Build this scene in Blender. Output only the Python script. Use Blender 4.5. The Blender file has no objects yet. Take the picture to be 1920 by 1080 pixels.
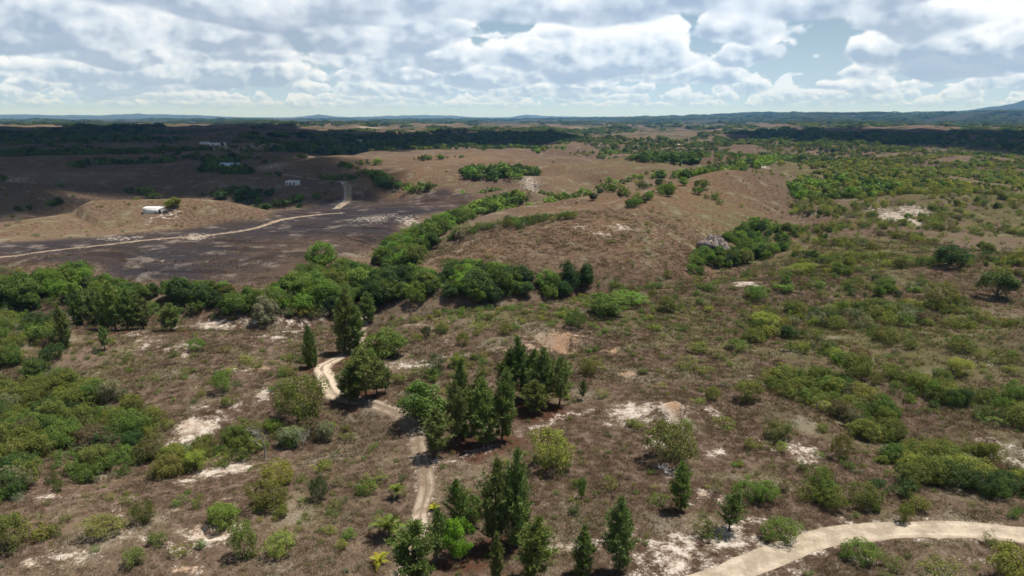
import bpy, math, random
import numpy as np

R = math.radians
random.seed(7)
rng = np.random.default_rng(7)
scene = bpy.context.scene
COL = scene.collection

# ------------------------------------------------------------------ camera
CAM_H, PITCH, FPX = 50.0, 13.2, 1371.0
cam_d = bpy.data.cameras.new('camera')
cam_d.sensor_width = 36.0
cam_d.lens = 36.0 * FPX / 1920.0
cam_d.clip_start = 1.0
cam_d.clip_end = 200000.0
cam = bpy.data.objects.new('camera', cam_d)
cam.location = (0, 0, CAM_H)
cam.rotation_euler = (R(90 - PITCH), 0, 0)
COL.objects.link(cam)
scene.camera = cam

# ------------------------------------------------------------------ light
SUN_EL, SUN_AZ = 69.0, 72.0          # azimuth measured clockwise from +Y (view direction): sun at the right, a little beyond
sun_h = np.array([math.sin(R(SUN_AZ)), math.cos(R(SUN_AZ))])
scene.view_settings.view_transform = 'Standard'
scene.view_settings.look = 'None'
scene.view_settings.gamma = 1.0
scene.view_settings.use_curve_mapping = False
scene.view_settings.exposure = 0.42

scene.cycles.volume_bounces = 1
scene.cycles.diffuse_bounces = 3
scene.cycles.max_bounces = 6

sl = bpy.data.lights.new('sun', 'SUN')
sl.energy = 5.0
sl.angle = R(0.53)
sl.color = (1.0, 0.95, 0.87)
so = bpy.data.objects.new('sun', sl)
so.rotation_euler = (R(90 - SUN_EL), 0, R(180 - SUN_AZ))
COL.objects.link(so)
so.location = (0, 0, 300)


class NT:
    """small helper for node trees"""
    def __init__(s, tree):
        s.t = tree
        tree.nodes.clear()

    def n(s, typ, **kw):
        nd = s.t.nodes.new(typ)
        for k, v in kw.items():
            setattr(nd, k, v)
        return nd

    def put(s, sock, v):
        if v is None:
            return
        if isinstance(v, bpy.types.NodeSocket):
            s.t.links.new(v, sock)
        else:
            try:
                sock.default_value = v
            except Exception:
                sock.default_value = tuple(v) + (1.0,)

    def math(s, op, a, b=None, c=None, clamp=False):
        nd = s.n('ShaderNodeMath', operation=op, use_clamp=clamp)
        s.put(nd.inputs[0], a)
        s.put(nd.inputs[1], b)
        s.put(nd.inputs[2], c)
        return nd.outputs[0]

    def mix(s, f, a, b, blend='MIX'):
        nd = s.n('ShaderNodeMix', data_type='RGBA', blend_type=blend)
        s.put(nd.inputs[0], f)
        s.put(nd.inputs[6], a)
        s.put(nd.inputs[7], b)
        return nd.outputs[2]

    def noise(s, vec, scale, detail=4.0, rough=0.55, dist=0.0, lac=2.0, dim='2D'):
        nd = s.n('ShaderNodeTexNoise', noise_dimensions=dim)
        if vec is not None:
            s.t.links.new(vec, nd.inputs['Vector'])
        nd.inputs['Scale'].default_value = scale
        nd.inputs['Detail'].default_value = detail
        nd.inputs['Roughness'].default_value = rough
        nd.inputs['Lacunarity'].default_value = lac
        nd.inputs['Distortion'].default_value = dist
        return nd.outputs[0]

    def step(s, v, a, b):
        nd = s.n('ShaderNodeMapRange', interpolation_type='SMOOTHSTEP')
        s.put(nd.inputs[0], v)
        s.put(nd.inputs[1], a)
        s.put(nd.inputs[2], b)
        nd.inputs[3].default_value = 0.0
        nd.inputs[4].default_value = 1.0
        return nd.outputs[0]


# ------------------------------------------------------------------ sky
# Nishita sky with a layer of cumulus: the cloud field is cut by horizontal slices from the flat base up
world = bpy.data.worlds.new('World')
scene.world = world
world.use_nodes = True
W = NT(world.node_tree)
sky = W.n('ShaderNodeTexSky', sky_type='NISHITA', sun_disc=False)
sky.sun_elevation = R(SUN_EL)
sky.sun_rotation = R(SUN_AZ)
sky.altitude = 100
sky.air_density = 1.0
sky.dust_density = 0.5
sky.ozone_density = 1.2
SKY_K = 0.05
tc = W.n('ShaderNodeTexCoord')
sep = W.n('ShaderNodeSeparateXYZ')
W.t.links.new(tc.outputs['Generated'], sep.inputs[0])
zc = W.math('MAXIMUM', sep.outputs[2], 0.0)
rxy = W.math('SQRT', W.math('MAXIMUM', W.math('SUBTRACT', 1.0, W.math('MULTIPLY', zc, zc)), 0.0001))
tane = W.math('DIVIDE', zc, rxy)
az = W.math('ARCTAN2', sep.outputs[0], sep.outputs[1])
col = W.mix(1.0, sky.outputs[0], (SKY_K, SKY_K, SKY_K, 1), 'MULTIPLY')


def fbm2(u, v, sc, det, rough, off=0.0):
    cb = W.n('ShaderNodeCombineXYZ')
    W.put(cb.inputs[0], u)
    W.put(cb.inputs[1], W.math('ADD', v, off) if off else v)
    nd = W.n('ShaderNodeTexNoise', noise_dimensions='2D')
    W.t.links.new(cb.outputs[0], nd.inputs['Vector'])
    nd.inputs['Scale'].default_value = sc
    nd.inputs['Detail'].default_value = det
    nd.inputs['Roughness'].default_value = rough
    return nd.outputs[0]


WHITE, GREY, PALE = (0.85, 0.875, 0.91), (0.29, 0.37, 0.50), (0.55, 0.63, 0.73)
AIR = (0.44, 0.60, 0.80)
# the flat bases of the cloud deck seen from below, higher up
zden = W.math('ADD', zc, 0.02)
deck = fbm2(W.math('DIVIDE', sep.outputs[0], zden), W.math('DIVIDE', sep.outputs[1], zden), 0.5, 4.0, 0.58, 4.4)
da = W.math('MULTIPLY', W.step(deck, 0.45, 0.53), W.step(tane, 0.16, 0.30))
col = W.mix(da, col, W.mix(W.step(deck, 0.48, 0.62), (0.33, 0.375, 0.44, 1), (0.11, 0.14, 0.19, 1)))
# rows of cumulus from far to near: ring distance in units of the cloud base height
hz = W.math('POWER', W.math('SUBTRACT', 1.0, zc, clamp=True), 9.0)
col = W.mix(W.math('MULTIPLY', hz, 0.92), col, (0.42, 0.60, 0.82, 1))
ROWS = [(66, 0.50, 0.10, 0.8), (44, 0.50, 0.10, 0.7), (29, 0.50, 0.11, 0.6), (20, 0.50, 0.11, 0.55), (14, 0.52, 0.11, 0.52), (9.8, 0.54, 0.12, 0.48), (7.0, 0.5, 0.06, 0.45)]
for j, (r, H, bias, ls) in enumerate(ROWS):
    u = W.math('MULTIPLY', az, float(r))
    hg = W.math('SUBTRACT', W.math('MULTIPLY', tane, float(r)), 1.0)
    up = W.math('MAXIMUM', hg, 0.0)
    dn = W.math('MAXIMUM', W.math('MULTIPLY', hg, -1.0), 0.0)
    off = 7.31 * (j + 1) + 3.0
    low = fbm2(W.math('MULTIPLY', u, 0.42 * 0.62), off, ls / 0.42, 2.0, 0.5)
    uu = W.math('MULTIPLY', u, 0.72)
    fb = fbm2(uu, hg, 1.3, 5.0, 0.56, off)
    fl = fbm2(W.math('ADD', uu, 0.09), W.math('ADD', hg, 0.13), 1.3, 3.5, 0.56, off)
    top = W.math('MULTIPLY', W.math('ADD', W.math('SUBTRACT', low, 0.42), bias), 2.4 * H / 0.5)
    rough = W.math('MULTIPLY', W.math('SUBTRACT', fb, 0.5), W.math('SUBTRACT', 1.3, W.math('MULTIPLY', dn, 4.0, clamp=True)))
    sfn = W.math('SUBTRACT', W.math('SUBTRACT', W.math('ADD', top, rough), up), W.math('MULTIPLY', dn, 2.2))
    a = W.step(sfn, 0.0, 0.13)
    emb = W.math('MULTIPLY', W.math('SUBTRACT', fb, fl), 3.1)
    t = W.math('ADD', W.math('MULTIPLY', hg, 2.1), 0.32)
    thin = W.step(sfn, 0.38, 0.02)
    br = W.math('ADD', W.math('ADD', t, emb), W.math('MULTIPLY', thin, 0.40))
    ck = W.mix(W.step(br, 0.0, 0.60), GREY + (1,), PALE + (1,))
    ck = W.mix(W.step(br, 0.40, 1.2), ck, WHITE + (1,))
    far = min(0.42, r / 110.0)
    ck = W.mix(far, ck, AIR + (1,))
    col = W.mix(W.math('MULTIPLY', a, 0.95 - far * 0.35), col, ck)
bg = W.n('ShaderNodeBackground')
W.t.links.new(col, bg.inputs[0])
bg.inputs[1].default_value = 1.0
world.cycles.sampling_method = 'NONE'
out = W.n('ShaderNodeOutputWorld')
W.t.links.new(bg.outputs[0], out.inputs[0])
# ==== END SKY

# ------------------------------------------------------------------ numeric helpers
def _hash(ix, iy, seed):
    h = (ix.astype(np.int64) * 374761393 + iy.astype(np.int64) * 668265263 + seed * 974711) & 0xFFFFFFFF
    h = ((h ^ (h >> 13)) * 1274126177) & 0xFFFFFFFF
    return ((h ^ (h >> 16)) & 0xFFFFFF) / float(0xFFFFFF)


def vnoise(x, y, seed=0):
    x0, y0 = np.floor(x), np.floor(y)
    fx, fy = x - x0, y - y0
    fx = fx * fx * fx * (fx * (fx * 6 - 15) + 10)
    fy = fy * fy * fy * (fy * (fy * 6 - 15) + 10)
    a, b = _hash(x0, y0, seed), _hash(x0 + 1, y0, seed)
    c, d = _hash(x0, y0 + 1, seed), _hash(x0 + 1, y0 + 1, seed)
    return (a + (b - a) * fx) * (1 - fy) + (c + (d - c) * fx) * fy - 0.5


def fbm(x, y, seed=0, octv=4, gain=0.5):
    s, a = 0.0, 1.0
    for i in range(octv):
        s = s + a * vnoise(x * 2 ** i + 17.3 * i, y * 2 ** i - 9.1 * i, seed + i)
        a *= gain
    return s


def sstep(v, a, b):
    t = np.clip((v - a) / (b - a), 0, 1)
    return t * t * (3 - 2 * t)


CP, SP = math.cos(R(PITCH)), math.sin(R(PITCH))


def rays(px, py):
    px, py = np.asarray(px, float), np.asarray(py, float)
    u, v = (px - 960) / FPX, (540 - py) / FPX
    return u, CP + v * SP, -SP + v * CP          # x, y, z of the ray


def flat(px, py, z=0.0):
    """point of the horizontal plane z under a picture position"""
    dx, dy, dz = rays(px, py)
    t = (z - CAM_H) / dz
    return np.stack([dx * t, dy * t], -1)


def to_px(x, y, z):
    zz = z - CAM_H
    dep = y * CP - zz * SP
    vv = y * SP + zz * CP
    return 960 + FPX * x / dep, 540 - FPX * vv / dep, dep


def dist_line(x, y, pts, zs=None, closed=False):
    """distance to a polyline and the value interpolated along it"""
    best = np.full(np.shape(x), 1e9)
    val = np.zeros(np.shape(x))
    n = len(pts)
    for i in range(n if closed else n - 1):
        ax, ay = pts[i]
        bx, by = pts[(i + 1) % n]
        dx, dy = bx - ax, by - ay
        L2 = dx * dx + dy * dy + 1e-9
        t = np.clip(((x - ax) * dx + (y - ay) * dy) / L2, 0, 1)
        d = np.hypot(x - ax - t * dx, y - ay - t * dy)
        m = d < best
        best = np.where(m, d, best)
        if zs is not None:
            val = np.where(m, zs[i] + (zs[(i + 1) % n] - zs[i]) * t, val)
    return best, val


def near_line(x, y, pts, m):
    p = np.asarray(pts)
    return np.nonzero((x > p[:, 0].min() - m) & (x < p[:, 0].max() + m) & (y > p[:, 1].min() - m) & (y < p[:, 1].max() + m))[0]


def band(x, y, pts, wob, a, b):
    """soft band along a line: 0 outside half width a, 1 inside b"""
    o = np.zeros(len(x))
    i = near_line(x, y, pts, a + 6)
    d, _ = dist_line(x[i], y[i], pts)
    o[i] = sstep(d + wob[i], a, b)
    return o


def in_poly(x, y, pts):
    r = np.zeros(np.shape(x), bool)
    n = len(pts)
    for i in range(n):
        ax, ay = pts[i]
        bx, by = pts[(i + 1) % n]
        c = ((ay > y) != (by > y)) & (x < (bx - ax) * (y - ay) / (by - ay + 1e-12) + ax)
        r ^= c
    return r


def poly_sd(x, y, pts):
    """signed distance to a polygon, positive inside"""
    d, _ = dist_line(x, y, pts, closed=True)
    return np.where(in_poly(x, y, pts), d, -d)


# ------------------------------------------------------------------ the lie of the land (heights in metres, camera foot at 0,0)
RIDGES = [  # points on the crest (picture position, crest height), width, drop of the far side handled by neighbours
    ([(-60, 420, 4.), (60, 408, 5.), (130, 396, 5.), (172, 372, 11.), (270, 367, 11.5), (350, 367, 11.5), (420, 372, 10.), (480, 380, 5.), (540, 381, 2.), (580, 376, 1.)], 25),
    ([(850, 470, 2.), (960, 445, 6.), (1100, 410, 9.), (1230, 362, 13.), (1330, 336, 15.), (1430, 322, 14.)], 40),
    ([(900, 415, 3.), (1000, 395, 4.), (1090, 372, 5.), (1180, 355, 6.), (1280, 333, 7.)], 20),
    ([(820, 352, 5.), (850, 346, 7.), (880, 352, 5.)], 14),
    ([(975, 342, 5.), (1000, 337, 8.), (1040, 343, 4.)], 16),
    ([(620, 305, 4.), (760, 300, 8.), (900, 285, 9.), (1050, 272, 9.)], 60),
    ([(640, 330, 4.), (800, 318, 7.), (960, 305, 8.)], 40),
    ([(1150, 315, 5.), (1250, 300, 9.), (1400, 290, 9.)], 50),
    ([(1620, 380, 5.), (1720, 362, 10.), (1800, 370, 7.)], 34),
    ([(1740, 510, 4.), (1830, 494, 6.), (1900, 500, 5.)], 14),
    ([(1050, 545, 2.), (1200, 532, 4.), (1400, 527, 4.), (1560, 530, 2.)], 15),
    ([(0, 335, 3.), (40, 335, 6.), (130, 338, 5.), (330, 325, 8.), (480, 320, 5.)], 40),
    ([(560, 305, 5.), (600, 295, 10.), (680, 296, 8.)], 40),
    ([(120, 500, 3.), (60, 486, 4.), (200, 478, 3.)], 12),
    ([(1850, 650, 3.), (1930, 625, 6.), (2050, 620, 7.)], 14),
    ([(880, 585, 1.0), (1050, 592, 2.2), (1160, 600, 1.5)], 14),
    ([(1238, 758, 0.6), (1264, 750, 2.3), (1290, 756, 1.0)], 4.0),
]
VALLEYS = [
    ([(-200, 575), (100, 568), (300, 572), (500, 578), (640, 572), (800, 556), (950, 548), (1080, 532), (1150, 526)], 7.0, 14),
    ([(650, 560), (700, 505), (740, 465), (830, 418), (940, 378), (1000, 362), (1100, 338)], 6.0, 15),
    ([(800, 470), (860, 445), (960, 420), (1080, 402)], 2.5, 9),
    ([(1150, 526), (1250, 520), (1330, 500), (1420, 455), (1480, 425), (1520, 360), (1640, 330)], 6.0, 18),
    ([(720, 345), (780, 352), (830, 362)], 5.0, 18),
    ([(-100, 380), (100, 378), (200, 352), (420, 352), (560, 362), (640, 350)], 15.0, 55),
    ([(-100, 700), (60, 700), (150, 770), (240, 850), (350, 850), (480, 815), (640, 800)], 3.0, 11),
    ([(860, 335), (940, 328), (1020, 332)], 5.0, 25),
    ([(1480, 690), (1560, 740), (1680, 810), (1760, 850), (1920, 880)], 2.0, 8),
]
_R = [(np.array([flat(a, b, c) for a, b, c in p]), [c for a, b, c in p], w) for p, w in RIDGES]
_V = [(np.array([flat(a, b, 0) for a, b in p]), d, w) for p, d, w in VALLEYS]
SCARPS = [  # eroded banks: centre, radius px, size, depth
    ((375, 800), 5.0, 1.8, 150), ((1072, 640), 7.5, 2.4, 75), ((1335, 462), 9, 3.0, 40), ((395, 985), 2.5, 0.7, 120),
]
_S = [(flat(*c), r, d, an) for c, r, d, an in SCARPS]


def hills(x, y):
    """rounded hills (high) parted by creases (0)"""
    return np.sqrt(fbm(x / 135 + .3, y / 175 + 2.2, 811, 2, .35) ** 2 + .0009) - .03


def height(x, y):
    x, y = np.asarray(x, float), np.asarray(y, float)
    r = np.hypot(x, y) + 1e-6
    az = np.degrees(np.arctan2(x, y))
    amp = 0.8 + 3.2 * sstep(r, 160, 420) + 7 * sstep(r, 450, 1100) + 8 * sstep(r, 1200, 4000)
    h = amp * fbm(x / 140 + 3.1, y / 140 + 8.2, 11, 3, 0.45) * 1.3
    h = h + 9 * sstep(r, 500, 2500) * fbm(x / 620, y / 620, 41, 2) - 5 * sstep(r, 450, 1500)
    near = 1 - sstep(r, 260, 420)
    h = h + near * (0.55 * fbm(x / 17, y / 17, 23, 3) + 0.16 * fbm(x / 3.1, y / 3.1, 29, 2))
    h = h + (1 - near) * (1 - sstep(r, 900, 2500)) * 1.1 * fbm(x / 30, y / 30, 37, 2)
    hl = sstep(r, 250, 420) * (1 - 0.6 * sstep(r, 1300, 2600))
    h = h + hl * 20.0 * (1 - .75 * sstep(-x, 10, 110) * (1 - sstep(r, 480, 640))) * (np.minimum(hills(x, y), 0.34) - 0.12)
    shp = np.shape(h)
    h, xf, yf = np.ravel(h).copy(), np.ravel(x), np.ravel(y)
    for p, zs, w in _R:
        i = near_line(xf, yf, p, 2.6 * w)
        d, v = dist_line(xf[i], yf[i], p, zs)
        h[i] += v * np.exp(-(d / w) ** 2)
    for p, dp, w in _V:
        i = near_line(xf, yf, p, 2.6 * w)
        d, _ = dist_line(xf[i], yf[i], p)
        h[i] -= dp * np.exp(-(d / w) ** 2)
    h = h.reshape(shp)
    for c, rad, dp, an in _S:
        dx, dy = x - c[0], y - c[1]
        a = R(an)
        q = dx * math.cos(a) + dy * math.sin(a) + 1.2 * fbm(x / 2.3, y / 2.3, 51, 2)
        dd = np.hypot(dx, dy)
        h = h - dp * sstep(q, 0.5, -0.6) * np.exp(-(dd / rad) ** 4)
    # far country: low wooded rises to the right, hills on the horizon
    rise = sstep(az, -4, 30)
    far = sstep(r, 4500, 8500)
    h = h + far * (-6 + (2 + 96 * rise) * sstep(r, 4500, 10500) + (14 + 44 * rise) * fbm(x / 1700, y / 1700, 61, 4, 0.55))
    for a0, rr, aw, hh in [(37.8, 19000, 4.4, 400), (33, 17000, 4.0, 40), (1.0, 26000, 1.0, 60), (3.2, 27000, 2.2, 60), (-9.5, 24000, 3.2, 60), (-14.5, 25000, 1.2, 110),
                           (-25.5, 26000, 4.5, 130), (-33, 26000, 3.0, 90), (-5.5, 25000, 3, 70), (45, 15000, 5, 260)]:
        da = (az - a0) / aw
        h = h + hh * np.exp(-da * da - ((r - rr) / 3500) ** 2) * (1 + 0.5 * fbm(x / 900, y / 900, 71, 3))
    return h


def hfast(x, y):
    """height read back from the ground sheet (bilinear on its rings)"""
    az = np.degrees(np.arctan2(x, y))
    fr = np.interp(np.hypot(x, y), rad, np.arange(len(rad)))
    fa = np.interp(az, azs, np.arange(len(azs)))
    i0 = np.clip(fr.astype(int), 0, len(rad) - 2)
    j0 = np.clip(fa.astype(int), 0, len(azs) - 2)
    u, v = fr - i0, fa - j0
    return (GZ[i0, j0] * (1 - u) * (1 - v) + GZ[i0 + 1, j0] * u * (1 - v) + GZ[i0, j0 + 1] * (1 - u) * v + GZ[i0 + 1, j0 + 1] * u * v)


TSTEP = np.geomspace(50, 40000, 1500)


def hit(px, py):
    """where the line of sight through a picture position meets the land"""
    px, py = np.atleast_1d(np.asarray(px, float)), np.atleast_1d(np.asarray(py, float))
    dx, dy, dz = rays(px, py)
    T = TSTEP[None, :]
    below = CAM_H + dz[:, None] * T < hfast(dx[:, None] * T, dy[:, None] * T)
    k = np.where(below.any(1), below.argmax(1), len(TSTEP) - 1)
    k = np.maximum(k, 1)
    lo, hi = TSTEP[k - 1], TSTEP[k]
    for i in range(12):
        m = (lo + hi) / 2
        b = CAM_H + dz * m < hfast(dx * m, dy * m)
        hi = np.where(b, m, hi)
        lo = np.where(b, lo, m)
    x, y = dx * hi, dy * hi
    return np.stack([x, y, hfast(x, y)], -1), hi


def hitpoly(pts):
    p, _ = hit([a for a, b in pts], [b for a, b in pts])
    return p[:, :2]


def link(name, me, mat=None, parent=None):
    o = bpy.data.objects.new(name, me)
    COL.objects.link(o)
    if mat is not None and me is not None and not me.materials:
        me.materials.append(mat)
    if parent is not None:
        o.parent = parent
    return o


def mesh(name, v, f, mat=None, smooth=False):
    me = bpy.data.meshes.new(name)
    v = np.asarray(v, np.float32)
    f = np.asarray(f, np.int32)
    me.vertices.add(len(v))
    me.vertices.foreach_set('co', v.ravel())
    k = f.shape[1]
    me.loops.add(f.size)
    me.loops.foreach_set('vertex_index', f.ravel())
    me.polygons.add(len(f))
    me.polygons.foreach_set('loop_start', np.arange(0, f.size, k, dtype=np.int32))
    try:
        me.polygons.foreach_set('loop_total', np.full(len(f), k, np.int32))
    except Exception:
        pass
    if smooth:
        me.polygons.foreach_set('use_smooth', np.ones(len(f), bool))
    me.update(calc_edges=True)
    if mat is not None:
        me.materials.append(mat)
    return me


def attr(me, name, data):
    data = np.asarray(data, np.float32)
    if data.ndim == 1:
        a = me.attributes.new(name, 'FLOAT', 'POINT')
        a.data.foreach_set('value', data)
    else:
        a = me.attributes.new(name, 'FLOAT_COLOR', 'POINT')
        d = np.ones((len(data), 4), np.float32)
        d[:, :3] = data[:, :3]
        a.data.foreach_set('color', d.ravel())


def material(name):
    m = bpy.data.materials.new(name)
    m.use_nodes = True
    return m, NT(m.node_tree)


# ------------------------------------------------------------------ ground: one sheet from the camera foot to the horizon
azs = np.concatenate([np.arange(-180, -44, 4.0), np.arange(-44, 44.01, 0.2), np.arange(46, 180, 4.0)])
rad = np.concatenate([[0.5, 6, 14, 24, 34, 42, 48, 53], np.geomspace(57, 420, 210)[:-1], np.geomspace(420, 2600, 210)[:-1], np.geomspace(2600, 60000, 170)])
AZ, RD = np.meshgrid(R(1) * azs, rad)
GX, GY = RD * np.sin(AZ), RD * np.cos(AZ)
GZ = height(GX.ravel(), GY.ravel()).reshape(GX.shape)
nr, na = GX.shape
ii, jj = np.meshgrid(np.arange(nr - 1), np.arange(na), indexing='ij')
j2 = (jj + 1) % na
faces = np.stack([ii * na + jj, (ii + 1) * na + jj, (ii + 1) * na + j2, ii * na + j2], -1).reshape(-1, 4)[:, ::-1]
gx, gy, gz = GX.ravel(), GY.ravel(), GZ.ravel()
gme = mesh('ground', np.stack([gx, gy, gz], -1), faces, smooth=True)

def lane_pts(p):
    return np.array([flat(a, b, 6.0) for a, b in p])


# what covers the soil, as world-space shapes
ROAD = hitpoly([(1290, 1105), (1340, 1085), (1400, 1062), (1470, 1035), (1540, 1012), (1610, 999), (1700, 993), (1800, 993), (1920, 1003), (2060, 1020)])
TRACK = hitpoly([(725, 1120), (762, 1060), (785, 1000), (790, 960), (800, 920), (795, 880), (786, 845), (778, 805), (752, 778), (705, 758), (655, 750), (627, 738), (613, 712), (603, 690), (622, 677), (655, 658), (678, 625), (684, 605), (676, 590), (672, 575)])
LANE = lane_pts([(-120, 466), (0, 454), (100, 443), (200, 433), (300, 424), (400, 415), (480, 402), (540, 388), (590, 377), (640, 372)])
FARLANE = lane_pts([(585, 345), (625, 341), (648, 333), (651, 326), (640, 321), (600, 318), (530, 315), (470, 313)])
PATH = hitpoly([(800, 868), (850, 858), (900, 842), (960, 822), (1010, 800), (1060, 780), (1120, 768), (1180, 770)])
PATH2 = hitpoly([(250, 628), (330, 612), (420, 607), (540, 603), (660, 597)])
ENDS = hitpoly([(1080, 660), (1000, 665), (940, 655), (860, 668), (740, 684), (690, 690)])


def ell(lst):
    c, t = hit([e[0] for e in lst], [e[1] for e in lst])
    o = []
    for (px, py, rx, ry, s), p, tt in zip(lst, c, t):
        dep = max(0.05, (CAM_H - p[2]) / tt)
        o.append((p[0], p[1], rx * tt / FPX, ry * tt / FPX / dep, s))
    return o


SAND_AND_SUNPATCH = ell([(1268, 762, 44, 20, 1.1), (1185, 770, 40, 18, .8), (1160, 790, 60, 12, .5), (380, 790, 55, 26, 1.), (400, 885, 45, 14, .9), (350, 900, 30, 8, .7), (1060, 640, 60, 11, .72), (1040, 646, 30, 7, .8), (1150, 655, 22, 7, .6),
            (1000, 650, 40, 8, .6), (1170, 700, 16, 8, .8), (1500, 845, 22, 22, .75), (1440, 830, 40, 14, .5), (1335, 845, 25, 8, .7), (1255, 880, 22, 14, .8), (1230, 830, 25, 10, .7), (1290, 925, 20, 22, .55),
            (1330, 935, 25, 14, .5), (1390, 1010, 50, 35, .85), (1300, 1020, 60, 30, .8), (1260, 1050, 70, 30, .75), (1200, 1075, 60, 15, .6), (1160, 1010, 60, 16, .5), (1070, 1030, 55, 12, .75), (1420, 985, 40, 14, .6),
            (400, 1000, 45, 18, .85), (340, 1030, 50, 14, .6), (260, 1010, 35, 10, .6), (150, 1050, 50, 16, .7), (60, 1060, 50, 14, .5), (345, 1070, 35, 12, .7), (225, 945, 25, 20, .45), (90, 935, 45, 12, .5), (225, 970, 18, 10, .5), (335, 952, 14, 6, .6), (430, 935, 14, 6, .5),
            (395, 608, 45, 6, .9), (540, 622, 45, 12, .75), (480, 600, 60, 4, .6), (350, 650, 30, 8, .6), (270, 652, 30, 8, .5), (300, 640, 60, 10, .4), (345, 665, 10, 7, .8), (490, 740, 17, 14, .8), (465, 690, 40, 8, .6), (500, 690, 30, 6, .6), (540, 720, 20, 6, .5),
            (690, 610, 12, 18, .6), (780, 683, 40, 6, .8), (850, 640, 40, 6, .35), (800, 610, 50, 6, .35), (990, 615, 20, 8, .4),
            (1390, 533, 26, 6, .85), (1690, 412, 38, 10, .95), (1715, 398, 30, 6, .7), (1335, 455, 30, 16, .42), (1165, 425, 30, 4, .7), (1130, 438, 18, 3, .6), (995, 345, 22, 7, .6), (1422, 308, 9, 4, .9), (1270, 268, 14, 6, .8), (1210, 290, 30, 3, .5), (1245, 285, 30, 3, .5),
            (860, 470, 12, 3, .6), (1090, 425, 14, 3, .4), (1240, 440, 60, 10, .25), (700, 410, 40, 10, .5), (770, 415, 26, 8, .55), (290, 408, 7, 9, .5), (318, 400, 24, 3, .5), (296, 432, 8, 10, .4), (365, 443, 28, 6, .7), (230, 447, 60, 5, .5), (300, 488, 50, 5, .35), (330, 500, 40, 4, .3),
            (1720, 590, 30, 5, .5), (1580, 560, 30, 5, .35), (1430, 720, 14, 5, .3), (1900, 860, 40, 25, .5), (1860, 680, 40, 20, .3), (1480, 1075, 30, 12, .5), (1640, 1060, 60, 14, .4), (1850, 1050, 60, 14, .3),
            (690, 240, 30, 2, .6), (1100, 243, 40, 2, .5), (1050, 248, 30, 2, .6), (1180, 231, 40, 1.5, .6), (450, 240, 60, 2, .3), (480, 275, 30, 6, .5), (420, 275, 14, 4, .7), (510, 312, 40, 3, .5), (395, 275, 30, 3, .4), (25, 338, 28, 4, .5), (130, 330, 30, 4, .25)])  # next-to-last patch paints a sunlit spot within the cloud shadow as pale ground
RED = ell([(430, 655, 10, 3, .1), (1060, 640, 70, 14, .8), (1150, 655, 24, 8, .9), (1170, 702, 18, 9, .9), (1268, 756, 30, 14, .75), (1440, 825, 40, 12, .6), (400, 990, 45, 14, .5), (345, 1072, 40, 12, .7), (225, 945, 25, 20, .5), (510, 688, 40, 8, .7), (360, 785, 40, 20, .4), (1000, 650, 40, 8, .6), (780, 610, 60, 8, .5), (930, 1060, 130, 40, .35), (40, 1065, 60, 18, .4), (1330, 935, 25, 14, .4)])
LITTER = ell([(230, 622, 60, 9, 1.), (322, 622, 34, 6, 1.), (690, 752, 50, 14, 1.), (640, 680, 40, 16, 1.), (890, 835, 90, 22, 1.), (1000, 775, 70, 22, 1.), (930, 1030, 80, 26, .9), (860, 1060, 70, 22, .8), (585, 690, 26, 8, .8), (1278, 958, 30, 10, .7), (1370, 1000, 60, 14, .6), (1000, 1080, 60, 14, .6), (780, 1090, 60, 14, .6), (1130, 1075, 70, 14, .5), (815, 858, 40, 12, .5)])
GREENISH = ell([(960, 590, 240, 18, .75), (1240, 600, 140, 34, .65), (1350, 640, 160, 50, .5), (1100, 640, 120, 40, .35), (1700, 640, 300, 120, .75), (1750, 350, 260, 70, .95), (1400, 450, 140, 50, .6), (1600, 480, 220, 45, .85), (1750, 850, 220, 60, .5), (1500, 900, 150, 50, .3), (560, 640, 60, 30, .4), (240, 410, 160, 14, .28), (60, 425, 120, 14, .3), (150, 700, 160, 70, .5), (1300, 560, 120, 20, .5), (1250, 440, 140, 30, .25), (1400, 250, 300, 12, .5), (1000, 262, 300, 10, .4), (980, 960, 90, 60, .25), (640, 930, 60, 60, .3), (900, 350, 200, 30, .3), (1200, 300, 200, 16, .5)])
BURNT = [hitpoly(p) for p in (
    [(-80, 462), (100, 448), (300, 430), (480, 407), (560, 392), (610, 372), (690, 358), (760, 372), (850, 350), (890, 362), (900, 372), (840, 398), (790, 415), (740, 436), (715, 470), (600, 505), (520, 540), (420, 540), (300, 530), (200, 528), (170, 500), (60, 498), (-80, 500)],
    [(960, 352), (990, 338), (1020, 352), (990, 356)])]
DARKBURN = ell([(380, 430, 110, 14, 1.), (620, 385, 90, 16, 1.), (500, 410, 60, 12, .8), (150, 455, 120, 12, .9), (330, 475, 90, 14, .8), (260, 508, 120, 12, .7), (560, 430, 80, 14, .6), (700, 400, 90, 18, .8), (830, 365, 60, 12, .8), (120, 480, 80, 8, .6), (995, 350, 26, 8, 1.), (660, 430, 60, 10, .5), (440, 500, 70, 10, .5)])
OCHRE = ell([(560, 500, 110, 26, .8), (560, 460, 110, 24, .55), (360, 444, 60, 8, .6), (160, 480, 90, 10, .4), (300, 395, 200, 30, .5), (60, 430, 120, 16, .45), (760, 330, 90, 20, .9), (1300, 360, 130, 28, 1.), (1330, 400, 130, 30, .9), (1180, 370, 120, 24, .9), (1060, 390, 90, 16, .8), (900, 470, 110, 24, .8), (1150, 430, 180, 30, .7), (820, 380, 60, 10, .4), (1030, 330, 60, 14, .8), (1080, 480, 160, 30, .35), (600, 296, 90, 10, .5), (900, 300, 200, 14, .7), (1150, 335, 160, 16, .6)])


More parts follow.
